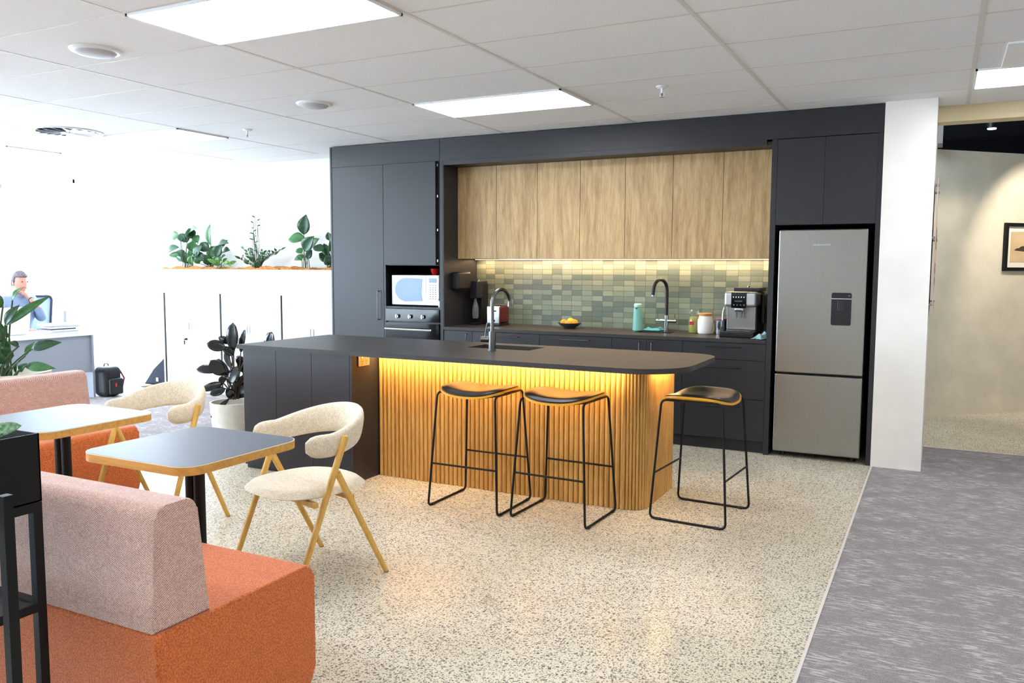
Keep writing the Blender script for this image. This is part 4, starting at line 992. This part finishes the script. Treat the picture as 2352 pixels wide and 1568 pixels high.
# --- storage cupboards at the back with planting on top
LY = .22
lock_lab = ['white roller-door cupboard at the left end with a black key in its lock', 'middle white roller-door cupboard behind the rubber plant', 'white roller-door cupboard touching the charcoal kitchen end']
for i in range(3):
    x0 = -2.72+i*.905; x1 = x0+.9
    t = thing('storage_cupboard', lock_lab[i], 'cupboard', ((x0+x1)/2, LY+.2, 0), group='white roller-door cupboards')
    bm = NB(); box(bm, x0, x0+.02, LY, YB-.01, 0, 1.17); box(bm, x1-.02, x1, LY, YB-.01, 0, 1.17); box(bm, x0+.02, x1-.02, LY, YB-.01, 1.145, 1.17); box(bm, x0+.02, x1-.02, LY, YB-.01, 0, .06); box(bm, x0+.02, x1-.02, YB-.02, YB-.01, .06, 1.145)
    obj('body', bm, white_lam, t, smooth=False)
    obj('door_track', box(NB(), x0+.02, x0+.029, LY+.006, LY+.03, .06, 1.145), mat('dark_groove', (84, 84, 84), .6), t, smooth=False)
    bm = NB()
    for k in range(36): box(bm, x0+.036+k*.0233, x0+.036+k*.0233+.0222, LY+.012, LY+.022, .06, 1.144, .002, 1)
    rd = obj('roller_door', bm, white_lam, t)
    lx_ = x0+.40
    obj('handle', box(NB(), lx_+.02, lx_+.028, LY-.002, LY+.012, .72, .80, .002), bright_alu, rd); obj('handle', box(NB(), lx_+.06, lx_+.068, LY-.002, LY+.012, .72, .80, .002), bright_alu, rd)
    if i == 0:
        k_ = obj('lock', cyl(NB(), (lx_-.02, LY+.012, .61), (lx_-.02, LY-.004, .61), .012, n=16), blk_plastic, rd); obj('key', box(box(NB(), lx_-.022, lx_-.018, LY-.03, LY-.004, .604, .616), lx_-.026, lx_-.014, LY-.03, LY-.02, .55, .60, .003), blk_plastic, rd)
def trough(x0, x1, label):
    t = thing('plant_trough', label, 'planter', ((x0+x1)/2, LY+.2, 1.171), group='white plant troughs')
    bm = NB(); box(bm, x0, x1, LY, LY+.012, 1.171, 1.42); box(bm, x0, x1, YB-.03, YB-.018, 1.171, 1.42); box(bm, x0, x0+.012, LY+.012, YB-.03, 1.171, 1.42); box(bm, x1-.012, x1, LY+.012, YB-.03, 1.171, 1.42); box(bm, x0+.012, x1-.012, LY+.012, YB-.03, 1.171, 1.18)
    obj('box', bm, white_lam, t, smooth=False)
    bm = NB(); NX, NY = 60, 10; g = []
    for i in range(NX+1):
        row = []
        for j in range(NY+1):
            xx = x0+.014+(x1-x0-.028)*i/NX; yy = LY+.014+(YB-.03-LY-.028)*j/NY
            row.append(bm.verts.new((xx, yy, 1.418+.02*math.sin(xx*5.1+1)*.5+.012*math.sin(xx*23+yy*31)+.014+random.uniform(0, .012))))
        g.append(row)
    for i in range(NX):
        for j in range(NY): bm.faces.new((g[i][j], g[i+1][j], g[i+1][j+1], g[i][j+1]))
    r = bmesh.ops.extrude_face_region(bm, geom=bm.faces[:])
    for v in [q for q in r['geom'] if isinstance(q, bmesh.types.BMVert)]: v.co.z -= .06
    o = obj('coir_mulch', bm, coir, t); o['kind'] = 'stuff'
trough(-2.72, -.912, 'long white plant trough with orange mulch on the two left cupboards')
trough(-.908, -.002, 'short white plant trough against the charcoal kitchen end')
# conversion used for the leaf tables: picture-like offsets to metres at the trough (u0 px, 145 px/m across, 185 px/m up)
def tz(u, v, dy=0.0, x_ref=-2.154, u_ref=480.0): return (x_ref+(u-u_ref)/143.0-dy*.5, LY+.2+dy, 1.452+(612-v)/185.0)
def row_plant(name, label, spec, root_u, m, sm, shape='lance', stem=.004, name_leaf='leaf', spread=.05, fold=.25):
    rx, ry, rz = tz(root_u, 612); rz = 1.43
    t = thing(name, label, 'plant', (rx, ry, rz), group=None)
    L_ = []
    for (ub, vb, ut, vt, wpx) in spec:
        dy = random.uniform(-.07, .07); L_.append((tz(ub, vb, dy), tz(ut, vt, dy+random.uniform(-.08, .04)), wpx/165, random.uniform(.02, .12)))
    foliage(t, L_, lambda i: (rx+random.uniform(-spread, spread), ry+random.uniform(-.04, .04), rz), m, sm, shape, stem_r=stem, name=name_leaf, fold=fold)
    return t
row_plant('peace_lily', 'broad-leaved green plant at the left end of the trough', [(408, 570, 370, 583, 18), (410, 545, 388, 546, 20), (412, 540, 425, 560, 18), (432, 545, 458, 530, 26), (440, 552, 432, 528, 22), (445, 580, 452, 556, 24), (425, 590, 405, 578, 16), (415, 588, 384, 588, 14), (428, 606, 420, 578, 20), (440, 600, 436, 575, 20), (452, 590, 470, 566, 22), (440, 610, 446, 588, 18), (430, 560, 420, 548, 18), (455, 560, 445, 545, 20), (422, 600, 400, 590, 12)], 426, [leaf_d, leaf_g], stem_m)
row_plant('peace_lily', 'broad-leaved plant with one tall light-green leaf, second along the trough', [(488, 568, 493, 522, 17), (500, 565, 528, 563, 16), (478, 580, 460, 560, 22), (492, 592, 480, 568, 26), (500, 590, 512, 566, 22), (510, 580, 528, 578, 16), (505, 600, 522, 588, 14), (470, 600, 458, 580, 20), (485, 608, 475, 586, 20), (495, 606, 505, 590, 18), (465, 590, 448, 585, 16), (508, 572, 524, 556, 14), (460, 606, 452, 590, 14)], 480, [leaf_g, leaf_d, leaf_d], stem_m)
row_plant('trailing_plant', 'small bright green trailing plant low in front of the trough plants', [(500, 605, 486, 596, 8), (505, 600, 496, 588, 8), (508, 602, 518, 594, 7), (515, 606, 530, 604, 8), (520, 600, 536, 612, 7), (498, 610, 488, 606, 8), (510, 608, 504, 596, 8), (525, 606, 540, 600, 7)], 508, leaf_l, stem_m, stem=.0025)
spec = []
for (u0_, v0_, u1_, v1_, n_) in ((585, 612, 562, 572, 9), (583, 612, 575, 575, 9), (588, 612, 600, 578, 9), (592, 612, 612, 580, 9), (575, 612, 550, 590, 6), (600, 600, 638, 575, 8)):
    for k in range(n_):
        s = .25+.75*k/n_; u = u0_+(u1_-u0_)*s; v = v0_+(v1_-v0_)*s
        spec.append((u, v, u+(6 if k % 2 else -6)+(u1_-u0_)*.1, v-6, 4.5))
for k in range(13):
    v = 580-(k*5.8); wl = 10-k*.45; spec.append((585.5, v, 585.5+(wl if k % 2 else -wl), v-3, 3))
row_plant('feathery_plant', 'feathery plant with one tall thin spike in the middle of the trough', spec, 587, [leaf_g, leaf_d], stem_m, stem=.0025, fold=.1, spread=.03)
row_plant('peace_lily', 'sparse tall broad-leaved plant right of the feathery one', [(686, 548, 692, 508, 26), (684, 556, 650, 556, 24), (688, 580, 710, 552, 26), (700, 572, 716, 556, 18), (684, 590, 662, 598, 12), (680, 585, 668, 575, 14), (690, 596, 700, 578, 14), (682, 600, 672, 590, 10)], 690, [leaf_d, leaf_g], stem_m)
row_plant('peace_lily', 'dark broad-leaved plant half hidden by the charcoal kitchen end', [(752, 535, 758, 508, 22), (745, 575, 756, 548, 22), (735, 560, 731, 543, 12), (728, 580, 706, 572, 18), (735, 600, 715, 585, 22), (745, 600, 760, 575, 24), (740, 606, 728, 590, 22), (750, 610, 765, 592, 20), (733, 590, 722, 565, 16), (742, 585, 738, 560, 12)], 738, leaf_d, stem_m)

# --- rubber plant beside the island
RX, RY = .27, -1.60
t = thing('rubber_plant', 'glossy near-black rubber plant in a cream pot beside the island', 'potted plant', (RX, RY, 0))
obj('pot', lathe(NB(), (RX, RY, 0), [(0, 0), (.15, 0), (.165, .01), (.19, .325), (.193, .34), (.178, .34), (.172, .29), (0, .28)], 44), concrete_pot, t)
obj('soil', lathe(NB(), (RX, RY, .275), [(0, .014), (.09, .012), (.168, .006), (.168, 0), (0, 0)], 28), soil, t)
# offsets in metres: lateral (towards picture right), up, depth
def rp(u, v, dpt=0.0):
    lat = (u-545)/278.0; z = .33+(915-v)/278.0
    return (RX+.06+lat*.888-dpt*.457, RY+.05+lat*.457+dpt*.889, z)
rub = [(525, 795, 527, 730, 26), (517, 800, 524, 752, 26), (540, 800, 558, 745, 16), (512, 788, 470, 777, 22), (508, 780, 485, 765, 14), (528, 805, 505, 785, 16), (508, 838, 511, 793, 20), (500, 855, 494, 812, 38), (495, 840, 440, 838, 22), (505, 850, 478, 815, 28), (520, 870, 536, 830, 26), (518, 862, 512, 838, 18), (500, 870, 452, 885, 16), (510, 880, 480, 892, 18), (505, 868, 500, 852, 14), (535, 905, 548, 862, 38), (520, 895, 498, 905, 16), (515, 905, 480, 945, 10), (540, 880, 552, 850, 26), (530, 830, 546, 812, 26), (540, 850, 545, 815, 24), (525, 900, 518, 878, 18), (600, 795, 610, 752, 30), (596, 800, 566, 775, 14), (552, 860, 575, 830, 24), (560, 885, 590, 870, 26), (555, 830, 585, 810, 26), (560, 800, 590, 800, 22)]
L_ = []
for (ub, vb, ut, vt, wpx) in rub:
    d0 = random.uniform(-.08, .1); L_.append((rp(ub, vb, d0), rp(ut, vt, d0+random.uniform(-.1, .03)), wpx/278*1.22, random.uniform(.0, .1)))
foliage(t, L_, lambda i: (RX+random.uniform(-.04, .04), RY+random.uniform(-.04, .04), .36), leaf_b, stem_b, 'oval', stem_r=.005, fold=.12)

# --- big potted plant behind the far sofa
GX, GY = -.11, -3.28
t = thing('potted_peace_lily', 'large leafy plant in a round pale pot at the left edge', 'potted plant', (GX, GY, 0))
obj('pot', lathe(NB(), (GX, GY, 0), [(0, 0), (.20, 0), (.22, .01), (.30, .735), (.302, .75), (.285, .75), (.275, .67), (0, .66)], 48), concrete_pot, t)
obj('soil', lathe(NB(), (GX, GY, .655), [(0, .014), (.2, .01), (.272, .006), (.272, 0), (0, 0)], 28), soil, t)
def gp(u, v, dpt=0.0):
    k = 318.0; lat = (u-2)/k; z = .69+(870-v)/k
    return (GX+.0+lat*.888-dpt*.457, GY+.0+lat*.457+dpt*.889, z)
big = [(25, 712, -2, 675, 44), (30, 750, 62, 708, 22), (22, 752, 110, 690, 20), (22, 785, -4, 742, 38), (18, 800, 2, 748, 24), (60, 805, 122, 790, 24), (62, 838, 126, 842, 22), (45, 848, 72, 830, 16), (30, 700, 52, 672, 14), (20, 832, 8, 795, 26), (30, 815, 12, 800, 20), (10, 850, -15, 815, 24), (42, 820, 58, 790, 12), (5, 840, -20, 790, 30), (15, 780, -20, 700, 34), (35, 860, 50, 825, 12), (0, 860, -25, 835, 20), (50, 795, 38, 786, 14)]
L_ = []
for (ub, vb, ut, vt, wpx) in big:
    d0 = random.uniform(-.08, .08); L_.append((gp(ub, vb, d0), gp(ut, vt, d0+random.uniform(-.1, .05)), wpx/318, random.uniform(.06, .18)))
foliage(t, L_, lambda i: (GX+.03+random.uniform(-.05, .06), GY+random.uniform(-.05, .05), .67), [leaf_g, leaf_d], stem_m, 'lance', stem_r=.006)

# --- plant in the foreground trough
t = thing('variegated_plant', 'pale green variegated leaves poking out of the black planter box', 'plant', (3.12, -5.5, .93))
L_ = [((3.235, -5.33, 1.01), (3.32, -5.29, 1.04), .038, .1), ((3.22, -5.36, 1.0), (3.29, -5.31, 1.03), .04, .15), ((3.1, -5.5, .95), (3.16, -5.43, 1.0), .05, .1), ((3.08, -5.55, .95), (3.02, -5.45, 1.06), .06, .1)]
foliage(t, L_, (3.16, -5.42, .925), leaf_u, stem_m, 'oval', stem_r=.003)

# ================================================================== OFFICE SIDE
t = thing('office_desk', 'long desk with a grey modesty panel behind the far banquette', 'desk', (-3.25, -1.9, 0))
DX1, DX0, DY1, DY0, DH = -2.86, -3.62, -.59, -3.3, .72
obj('desktop', box(NB(), DX0, DX1, DY0, DY1, DH-.025, DH, .002), white_lam, t)
obj('modesty_panel', box(NB(), DX1-.05, DX1-.03, DY0+.026, DY1-.026, .285, DH-.026), screen_g, t, smooth=False)
for yy in (DY1-.025, DY0): obj('end_panel', box(NB(), DX0+.05, DX1, yy, yy+.025, 0, DH-.026, .001), screen_g, t)
t = thing('laptop', 'open white-backed laptop on the desk hiding the seated person', 'laptop', (-3.25, -1.15, DH))
obj('base', box(NB(), -3.42, -3.2, -1.44, -1.12, DH+.001, DH+.016, .003), white_lam, t); obj('lid', prism(NB(), [(-3.20, DH+.016), (-3.185, DH+.016), (-3.13, DH+.30), (-3.145, DH+.30)], -1.44, -1.11, 'y', .003, 2), white_lam, t)
rnd = random.Random(11)
zt = DH+.001
pgf = mat('pale_grey_file', (186, 190, 200), .6)
cols = [paper, pgf, paper, mat('dark_file', (70, 74, 92), .5), paper, pgf, paper]
stack_lab = ['white folder at the bottom of the desk pile', 'grey folder second up in the desk pile', 'white papers third up in the desk pile', 'dark folder in the middle of the desk pile', 'white folder above the dark one in the desk pile', 'grey folder second from the top of the desk pile', 'sheaf of white paper on top of the desk pile']
for i in range(7):
    h_ = [.018, .014, .016, .012, .018, .010, .022][i]; a_ = rnd.uniform(-.12, .12); bm = NB(); box(bm, -.11, .11, -.155, .155, 0, h_, .002, 1)
    o = obj('document_folder', bm, cols[i]); o.location = (-3.06+rnd.uniform(-.02, .02), -.86+rnd.uniform(-.03, .03), zt); o.rotation_euler = (0, 0, a_); zt += h_+.0005
    tag(o, stack_lab[i], 'folder', 'folders piled on the desk')
t = thing('desk_screen', 'thin upright grey divider at the far side of the desk', 'divider', (-3.65, -.35, 0))
obj('panel', box(NB(), -3.70, -3.68, -.36, -.33, 0, .93, .003), screen_g, t); obj('foot', box(NB(), -3.80, -3.58, -.38, -.31, 0, .015, .003), screen_g, t)

# office chair
OCX, OCY = -3.98, -.64
t = thing('office_chair', 'mesh-backed office chair behind the seated person', 'office chair', (OCX, OCY, 0))
for k in range(5):
    a = 2*PI*k/5+.3; lg = obj('leg', tube(NB(), [(OCX, OCY, .1), (OCX+.28*math.cos(a), OCY+.28*math.sin(a), .07)], .018, 8), blk_plastic, t)
    obj('castor', sph(NB(), (OCX+.28*math.cos(a), OCY+.28*math.sin(a), .03), .03, n=12), blk_plastic, lg)
obj('gas_lift', cyl(NB(), (OCX, OCY, .1), (OCX, OCY, .42), .025), chrome, t)
obj('seat', box(NB(), OCX-.24, OCX+.24, OCY-.24, OCY+.24, .42, .48, .03, 4), navy, t)
# back behind the sitter (towards -x, turned a little so its edge shows at the right)
bm = NB(); cpts = [(OCX-.24, OCY-.06, .56), (OCX-.28, OCY-.06, 1.09), (OCX-.17, OCY+.45, 1.09), (OCX-.14, OCY+.38, .56)]
fb = obj('back_frame', tube(NB(), fillet(cpts, .06, 5, True), .016, 10, True), navy, t)
bm = NB(); q = [bm.verts.new(c) for c in cpts]; bm.faces.new(q); o = obj('back_mesh', bm, mat('mesh_blue', (150, 170, 196), .7), t, smooth=False); sm = o.modifiers.new('s', 'SOLIDIFY'); sm.thickness = .004
obj('back_post', tube(NB(), [(OCX-.05, OCY+.05, .42), (OCX-.21, OCY+.16, .44), (OCX-.235, OCY+.18, .7)], .018, 8), blk_plastic, t)

# person at the desk: one continuous skinned body, facing +x (towards the camera side), hand raised to the mouth
def skinned(name, verts, edges, radii, root, m, parent, sub=2):
    me = bpy.data.meshes.new(name); me.from_pydata(verts, edges, []); o = bpy.data.objects.new(name, me); C.objects.link(o)
    md = o.modifiers.new('skin', 'SKIN'); md.use_smooth_shade = True
    sv = me.skin_vertices[0].data
    for i, r in enumerate(radii): sv[i].radius = (r, r) if not isinstance(r, tuple) else r; sv[i].use_root = (i == root)
    ms = o.modifiers.new('sub', 'SUBSURF'); ms.levels = sub; ms.render_levels = sub
    dg = bpy.context.evaluated_depsgraph_get(); nm = bpy.data.meshes.new_from_object(o.evaluated_get(dg)); bpy.data.objects.remove(o, do_unlink=True)
    o = bpy.data.objects.new(name, nm); C.objects.link(o); nm.materials.clear(); nm.materials.append(m)
    nm.polygons.foreach_set('use_smooth', [True]*len(nm.polygons))
    o.parent = parent; return o
PX, PY = -3.93, -.79
P = thing('person', 'person with grey hair and pale blue shirt seated at the desk, hand to mouth', 'person', (PX, PY, 0))
# local coords relative to the root: x forward (to the desk), y lateral
V = [(0, 0, .55), (.02, 0, .70), (.03, 0, .86), (.05, 0, 1.00), (.06, 0, 1.09), (.075, 0, 1.16),      # 0-5 pelvis..neck base, neck
     (.05, -.17, 1.05), (.10, -.23, .84), (.30, -.20, .765),                                            # 6-8 right arm resting on the desk
     (.05, .17, 1.05), (.14, .24, .84), (.235, .12, .985), (.20, .055, 1.085),                         # 9-12 left arm, forearm raised, wrist
     (.12, -.11, .54), (.46, -.13, .55), (.44, -.13, .12), (.54, -.13, .05),                           # 13-16 right leg
     (.12, .11, .54), (.46, .13, .55), (.44, .13, .12), (.54, .13, .05),                               # 17-20
     (.36, -.17, .755), (.105, .0, 1.21)]
E_ = [(0, 1), (1, 2), (2, 3), (3, 4), (4, 5), (3, 6), (6, 7), (7, 8), (8, 21), (3, 9), (9, 10), (10, 11), (11, 12), (0, 13), (13, 14), (14, 15), (15, 16), (0, 17), (17, 18), (18, 19), (19, 20), (5, 22)]
Rr = [.15, .14, .15, .145, .075, .05, .07, .05, .033, .07, .05, .036, .026, .095, .07, .045, .04, .095, .07, .045, .04, .025, .05]
body = skinned('body', V, E_, Rr, 0, skin, P)
def clothe(name, test, m, grow):
    """a garment: the body surface inside the test region, grown outward"""
    bm = bmesh.new(); bm.from_mesh(body.data)
    bmesh.ops.delete(bm, geom=[f for f in bm.faces if not test(f.calc_center_median())], context='FACES')
    bm.normal_update()
    for v in bm.verts: v.co += v.normal*grow
    me = bpy.data.meshes.new(name); bm.to_mesh(me); bm.free(); me.materials.append(m)
    me.polygons.foreach_set('use_smooth', [True]*len(me.polygons)); o = bpy.data.objects.new(name, me); C.objects.link(o); o.parent = P
    s_ = o.modifiers.new('s', 'SOLIDIFY'); s_.thickness = .006; s_.offset = 1; return o
clothe('shirt', lambda c: (c.z > .58 and c.z < 1.125 and not (c.x > .205 and c.z > .98) and not (c.x > .26)), shirt, .006)
clothe('trousers', lambda c: c.z <= .60 and not (c.x > .5 and c.z < .10), navy, .006)
# collar
obj('collar', lathe(NB(), (PX+.07, PY, 1.10), [(.065, 0), (.062, .035), (.068, .036), (.072, 0)], 24), shirt, P)
# head
bm = NB(); bmesh.ops.create_uvsphere(bm, u_segments=32, v_segments=24, radius=1)
HC = Vector((.125, 0, 1.265))
for v in bm.verts:
    x, y, z = v.co
    jaw = max(0, -z)
    X = x*.098*(1-.10*jaw)+(.012*jaw if x > 0 else -.0); Y = y*.077*(1-.28*jaw**1.5); Z = z*.122
    if x > 0:
        X += .020*math.exp(-((y/.16)**2))*math.exp(-(((z+.12)/.22)**2))          # nose
        X += .006*math.exp(-((y/.35)**2))*math.exp(-(((z+.50)/.10)**2))          # lips
        X -= .010*(math.exp(-(((y-.38)/.18)**2))+math.exp(-(((y+.38)/.18)**2)))*math.exp(-(((z-.06)/.14)**2))  # sockets
        X += .006*math.exp(-((y/.4)**2))*math.exp(-(((z+.85)/.15)**2))           # chin
    v.co = HC+Vector((X, Y, Z))
for s in (-1, 1): sph(bm, HC+Vector((-.005, s*.078, -.01)), .03, (.5, .28, 1), 14)
hd = obj('head', bm, skin, P, local=True, angle=80)
for s in (-1, 1):
    obj('eye', sph(NB(), HC+Vector((.086, s*.030, .008)), .008, n=14), mat('dark_eye', (70, 56, 54), .3), hd, local=True)
obj('mouth', sph(NB(), HC+Vector((.094, 0, -.062)), .02, (.4, 1.1, .22), 12), mat('lip', (176, 110, 104), .5), hd, local=True)
bm = NB(); bmesh.ops.create_uvsphere(bm, u_segments=32, v_segments=20, radius=1)
bmesh.ops.delete(bm, geom=[v for v in bm.verts if (v.co.z < (.42 if v.co.x > .25 else (.0 if v.co.x > -.2 else -.35)))], context='VERTS')
for v in bm.verts:
    k = 1+.03*math.sin(v.co.x*19)*math.sin(v.co.y*23+v.co.z*17); v.co = HC+Vector((v.co.x*.106*k, v.co.y*.085*k, v.co.z*.136*k))
ho = obj('hair', bm, hair_m, hd, local=True, angle=80); sm = ho.modifiers.new('s', 'SOLIDIFY'); sm.thickness = .012; sm.offset = -1
# hands with five fingers
def hand(name, wrist, fdir, side, palm, curl):
    """wrist, finger direction, direction towards the thumb, palm normal"""
    f, s, n = Vector(fdir).normalized(), Vector(side).normalized(), Vector(palm).normalized(); w_ = Vector(wrist)
    V, E2, R2 = [w_, w_+f*.045, w_+f*.085], [(0, 1), (1, 2)], [(.024, .017), (.034, .015), (.036, .014)]
    for k, (off, ln) in enumerate(((.030, .068), (.010, .078), (-.010, .072), (-.029, .056))):
        b = len(V); p = w_+f*.088+s*off; ang = 0; V.append(p); E2.append((2, b)); R2.append(.0095)
        for j, q in enumerate((.42, .32, .26)):
            ang += curl; d_ = f*math.cos(ang)+n*math.sin(ang); p = p+d_*ln*q; V.append(p); E2.append((b+j, b+j+1)); R2.append(.0085-.0007*j)
    b = len(V); p = w_+f*.03+s*.03; V.append(p); E2.append((1, b)); R2.append(.012)
    for j, q in enumerate((.034, .028)): p = p+(s*.62+f*.75+n*.25).normalized()*q; V.append(p); E2.append((b+j, b+j+1)); R2.append(.0105-.001*j)
    skinned(name, [tuple(v) for v in V], E2, R2, 0, skin, P)
hand('hand', (.20, .055, 1.085), (-.2, -.6, .75), (-.75, .3, -.1), (-.7, -.5, -.3), .45)
hand('hand', (.36, -.17, .757), (.9, .35, -.02), (.3, .9, 0), (0, 0, -1), .12)

# bags on the floor
t = thing('backpack', 'black backpack with a red mark standing against the end of the desk', 'backpack', (-2.83, -.47, 0))
bm = NB(); box(bm, -2.93, -2.70, -.575, -.36, .004, .34, .06, 6); o = obj('main_body', bm, bag_blk, t)
obj('front_pocket', box(NB(), -2.705, -2.655, -.55, -.385, .03, .21, .022, 4), bag_blk, t)
obj('handle', tube(NB(), [(-2.83, -.50, .335), (-2.83, -.49, .365), (-2.83, -.45, .365), (-2.83, -.44, .335)], .007, 8), bag_blk, t)
obj('patch', box(NB(), -2.657, -2.652, -.495, -.475, .12, .16, .001), mat('red_patch', (190, 40, 36), .6), t)
obj('strap', tube(NB(), [(-2.75, -.37, .30), (-2.70, -.345, .2), (-2.74, -.35, .07)], .010, 8), mat('magenta_strap', (120, 30, 80), .6), t)
BX = -2.78
t = thing('slumped_bag', 'navy canvas bag slumped against the left end of the white cupboards', 'bag', (BX-.15, .40, 0))
bm = NB(); prism(bm, [(-3.17, .02), (-2.74, .02), (-2.735, .38), (-2.80, .35), (-3.0, .22)], .28, .50, 'y', .03, 4); o = obj('body', bm, bag_navy, t)
obj('label_tag', box(NB(), -2.93, -2.895, .270, .2785, .07, .115, .001), paper, t)
bm = NB(); prism(bm, [(-3.12, .004), (-2.735, .004), (-2.735, .05), (-2.86, .035), (-3.05, .018)], .18, .27, 'y', .008, 2)
tag(settle(obj('brown_paper_wrap', bm, mat('kraft_brown', (150, 116, 80), .8))), 'flattened brown wrap on the floor under the navy bag', 'wrapping')

# ================================================================== CORRIDOR
def dp(s, off, z): return Vector(diag(s, off, z))
import mathutils
S0 = (Vector((5.953, 3.072, 0))-Vector((5.351, 2.447, 0))).length
t = thing('framed_picture', 'black-framed sepia print of a small island on the tan wall', 'picture', tuple(dp(S0+.35, .02, 1.44)))
ang = math.atan2(dv.y, dv.x)
def dbox(s0, s1, o0, o1, z0, z1):
    bm = NB(); ps = [dp(s0, o0, 0), dp(s1, o0, 0), dp(s1, o1, 0), dp(s0, o1, 0)]; prism(bm, [(p.x, p.y) for p in ps], z0, z1); return bm
PW, PZ0, PZ1 = .66, 1.44, 1.916
bm = NB()
for a in ((S0, S0+.035, PZ0, PZ1), (S0+PW-.035, S0+PW, PZ0, PZ1), (S0+.035, S0+PW-.035, PZ0, PZ0+.035), (S0+.035, S0+PW-.035, PZ1-.035, PZ1)):
    ps = [dp(a[0], .002, 0), dp(a[1], .002, 0), dp(a[1], .032, 0), dp(a[0], .032, 0)]; prism(bm, [(p.x, p.y) for p in ps], a[2], a[3])
obj('frame', bm, blk_steel, t, smooth=False)
obj('mount', dbox(S0+.035, S0+PW-.035, .003, .010, PZ0+.035, PZ1-.035), mat('picture_mount', (236, 230, 214), .7), t, smooth=False)
pr = obj('print', dbox(S0+.085, S0+PW-.085, .010, .012, PZ0+.085, PZ1-.085), mat('sepia_print', (206, 178, 140), .7, noise=(3, .15)), t, smooth=False)
bm = NB(); isl_pts = [(.13, 1.645), (.16, 1.665), (.19, 1.668), (.22, 1.685), (.26, 1.69), (.30, 1.70), (.36, 1.69), (.42, 1.675), (.48, 1.66), (.50, 1.65), (.40, 1.638), (.25, 1.635)]
vs0 = [bm.verts.new(dp(S0+a, .0125, z)) for a, z in isl_pts]; vs1 = [bm.verts.new(dp(S0+a, .0135, z)) for a, z in isl_pts]; bm.faces.new(vs0); bm.faces.new(vs1[::-1])
for i in range(len(vs0)): j = (i+1) % len(vs0); bm.faces.new((vs0[i], vs0[j], vs1[j], vs1[i]))
obj('island_silhouette', bm, mat('print_dark', (70, 52, 40), .7), pr, smooth=False)
SPX, SPY, SPZ = SPOT = (5.773, 1.75, 2.654)
t = thing('ceiling_spotlight', 'black ceiling spotlight with a lit lens in the dark ceiling void', 'spotlight', SPOT)
obj('housing', cyl(NB(), (SPX, SPY, SPZ+.008), (SPX, SPY, SPZ+.14), .038, n=24), blk_steel, t); obj('stem', cyl(NB(), (SPX, SPY, SPZ+.14), (SPX, SPY, 3.3), .008, n=10), blk_steel, t)
obj('lens', lathe(NB(), SPOT, [(0, 0), (.032, .002), (.034, .008), (0, .008)], 24), spot_m, t)
def spotlamp(loc, target, power, size, blend=.5, col=(1, .9, .74), parent=None):
    l = bpy.data.lights.new('spot_lamp', 'SPOT'); l.energy = power; l.spot_size = math.radians(size); l.spot_blend = blend; l.color = col; l.shadow_soft_size = .03
    o = bpy.data.objects.new('spot_lamp', l); C.objects.link(o); o.location = loc; d_ = Vector(target)-Vector(loc); o.rotation_euler = d_.to_track_quat('-Z', 'Y').to_euler(); return o
spotlamp((SPX, SPY, SPZ-.02), (5.9, 2.6, .6), 20, 95)
t = thing('ceiling_spotlight', 'black ceiling spotlight further right aimed at the picture, outside the frame', 'spotlight', (6.75, 2.35, 2.75))
obj('housing', cyl(NB(), (6.75, 2.35, 2.758), (6.75, 2.35, 2.9), .038, n=24), blk_steel, t); obj('stem', cyl(NB(), (6.75, 2.35, 2.9), (6.75, 2.35, 3.3), .008, n=10), blk_steel, t); obj('lens', lathe(NB(), (6.75, 2.35, 2.75), [(0, 0), (.032, .002), (.034, .008), (0, .008)], 24), spot_m, t)
spotlamp((6.75, 2.35, 2.73), (6.35, 3.4, 1.5), 62, 80)
# clear sign on stand-offs on the corridor face of the column
t = thing('clear_wall_sign', 'clear acrylic sign on steel stand-offs on the side of the white column', 'sign', (5.385, .45, 1.13))
sg = obj('acrylic_sheet', box(NB(), 5.39, 5.396, .06, .82, 1.13, 2.10, .001), mat('acrylic', (226, 196, 186), .15, trans=.25), t)
for yy in (.1, .78):
    for zz in (1.2, 1.68, 2.05): obj('stand_off', cyl(NB(), (5.370, yy, zz), (5.402, yy, zz), .009, n=14), chrome, t)
for z0, z1 in ((1.42, 1.50), (1.34, 1.39), (1.6, 1.76)): obj('lettering_block', box(NB(), 5.3965, 5.398, .2, .7, z0, z1), blk_plastic, sg, smooth=False)
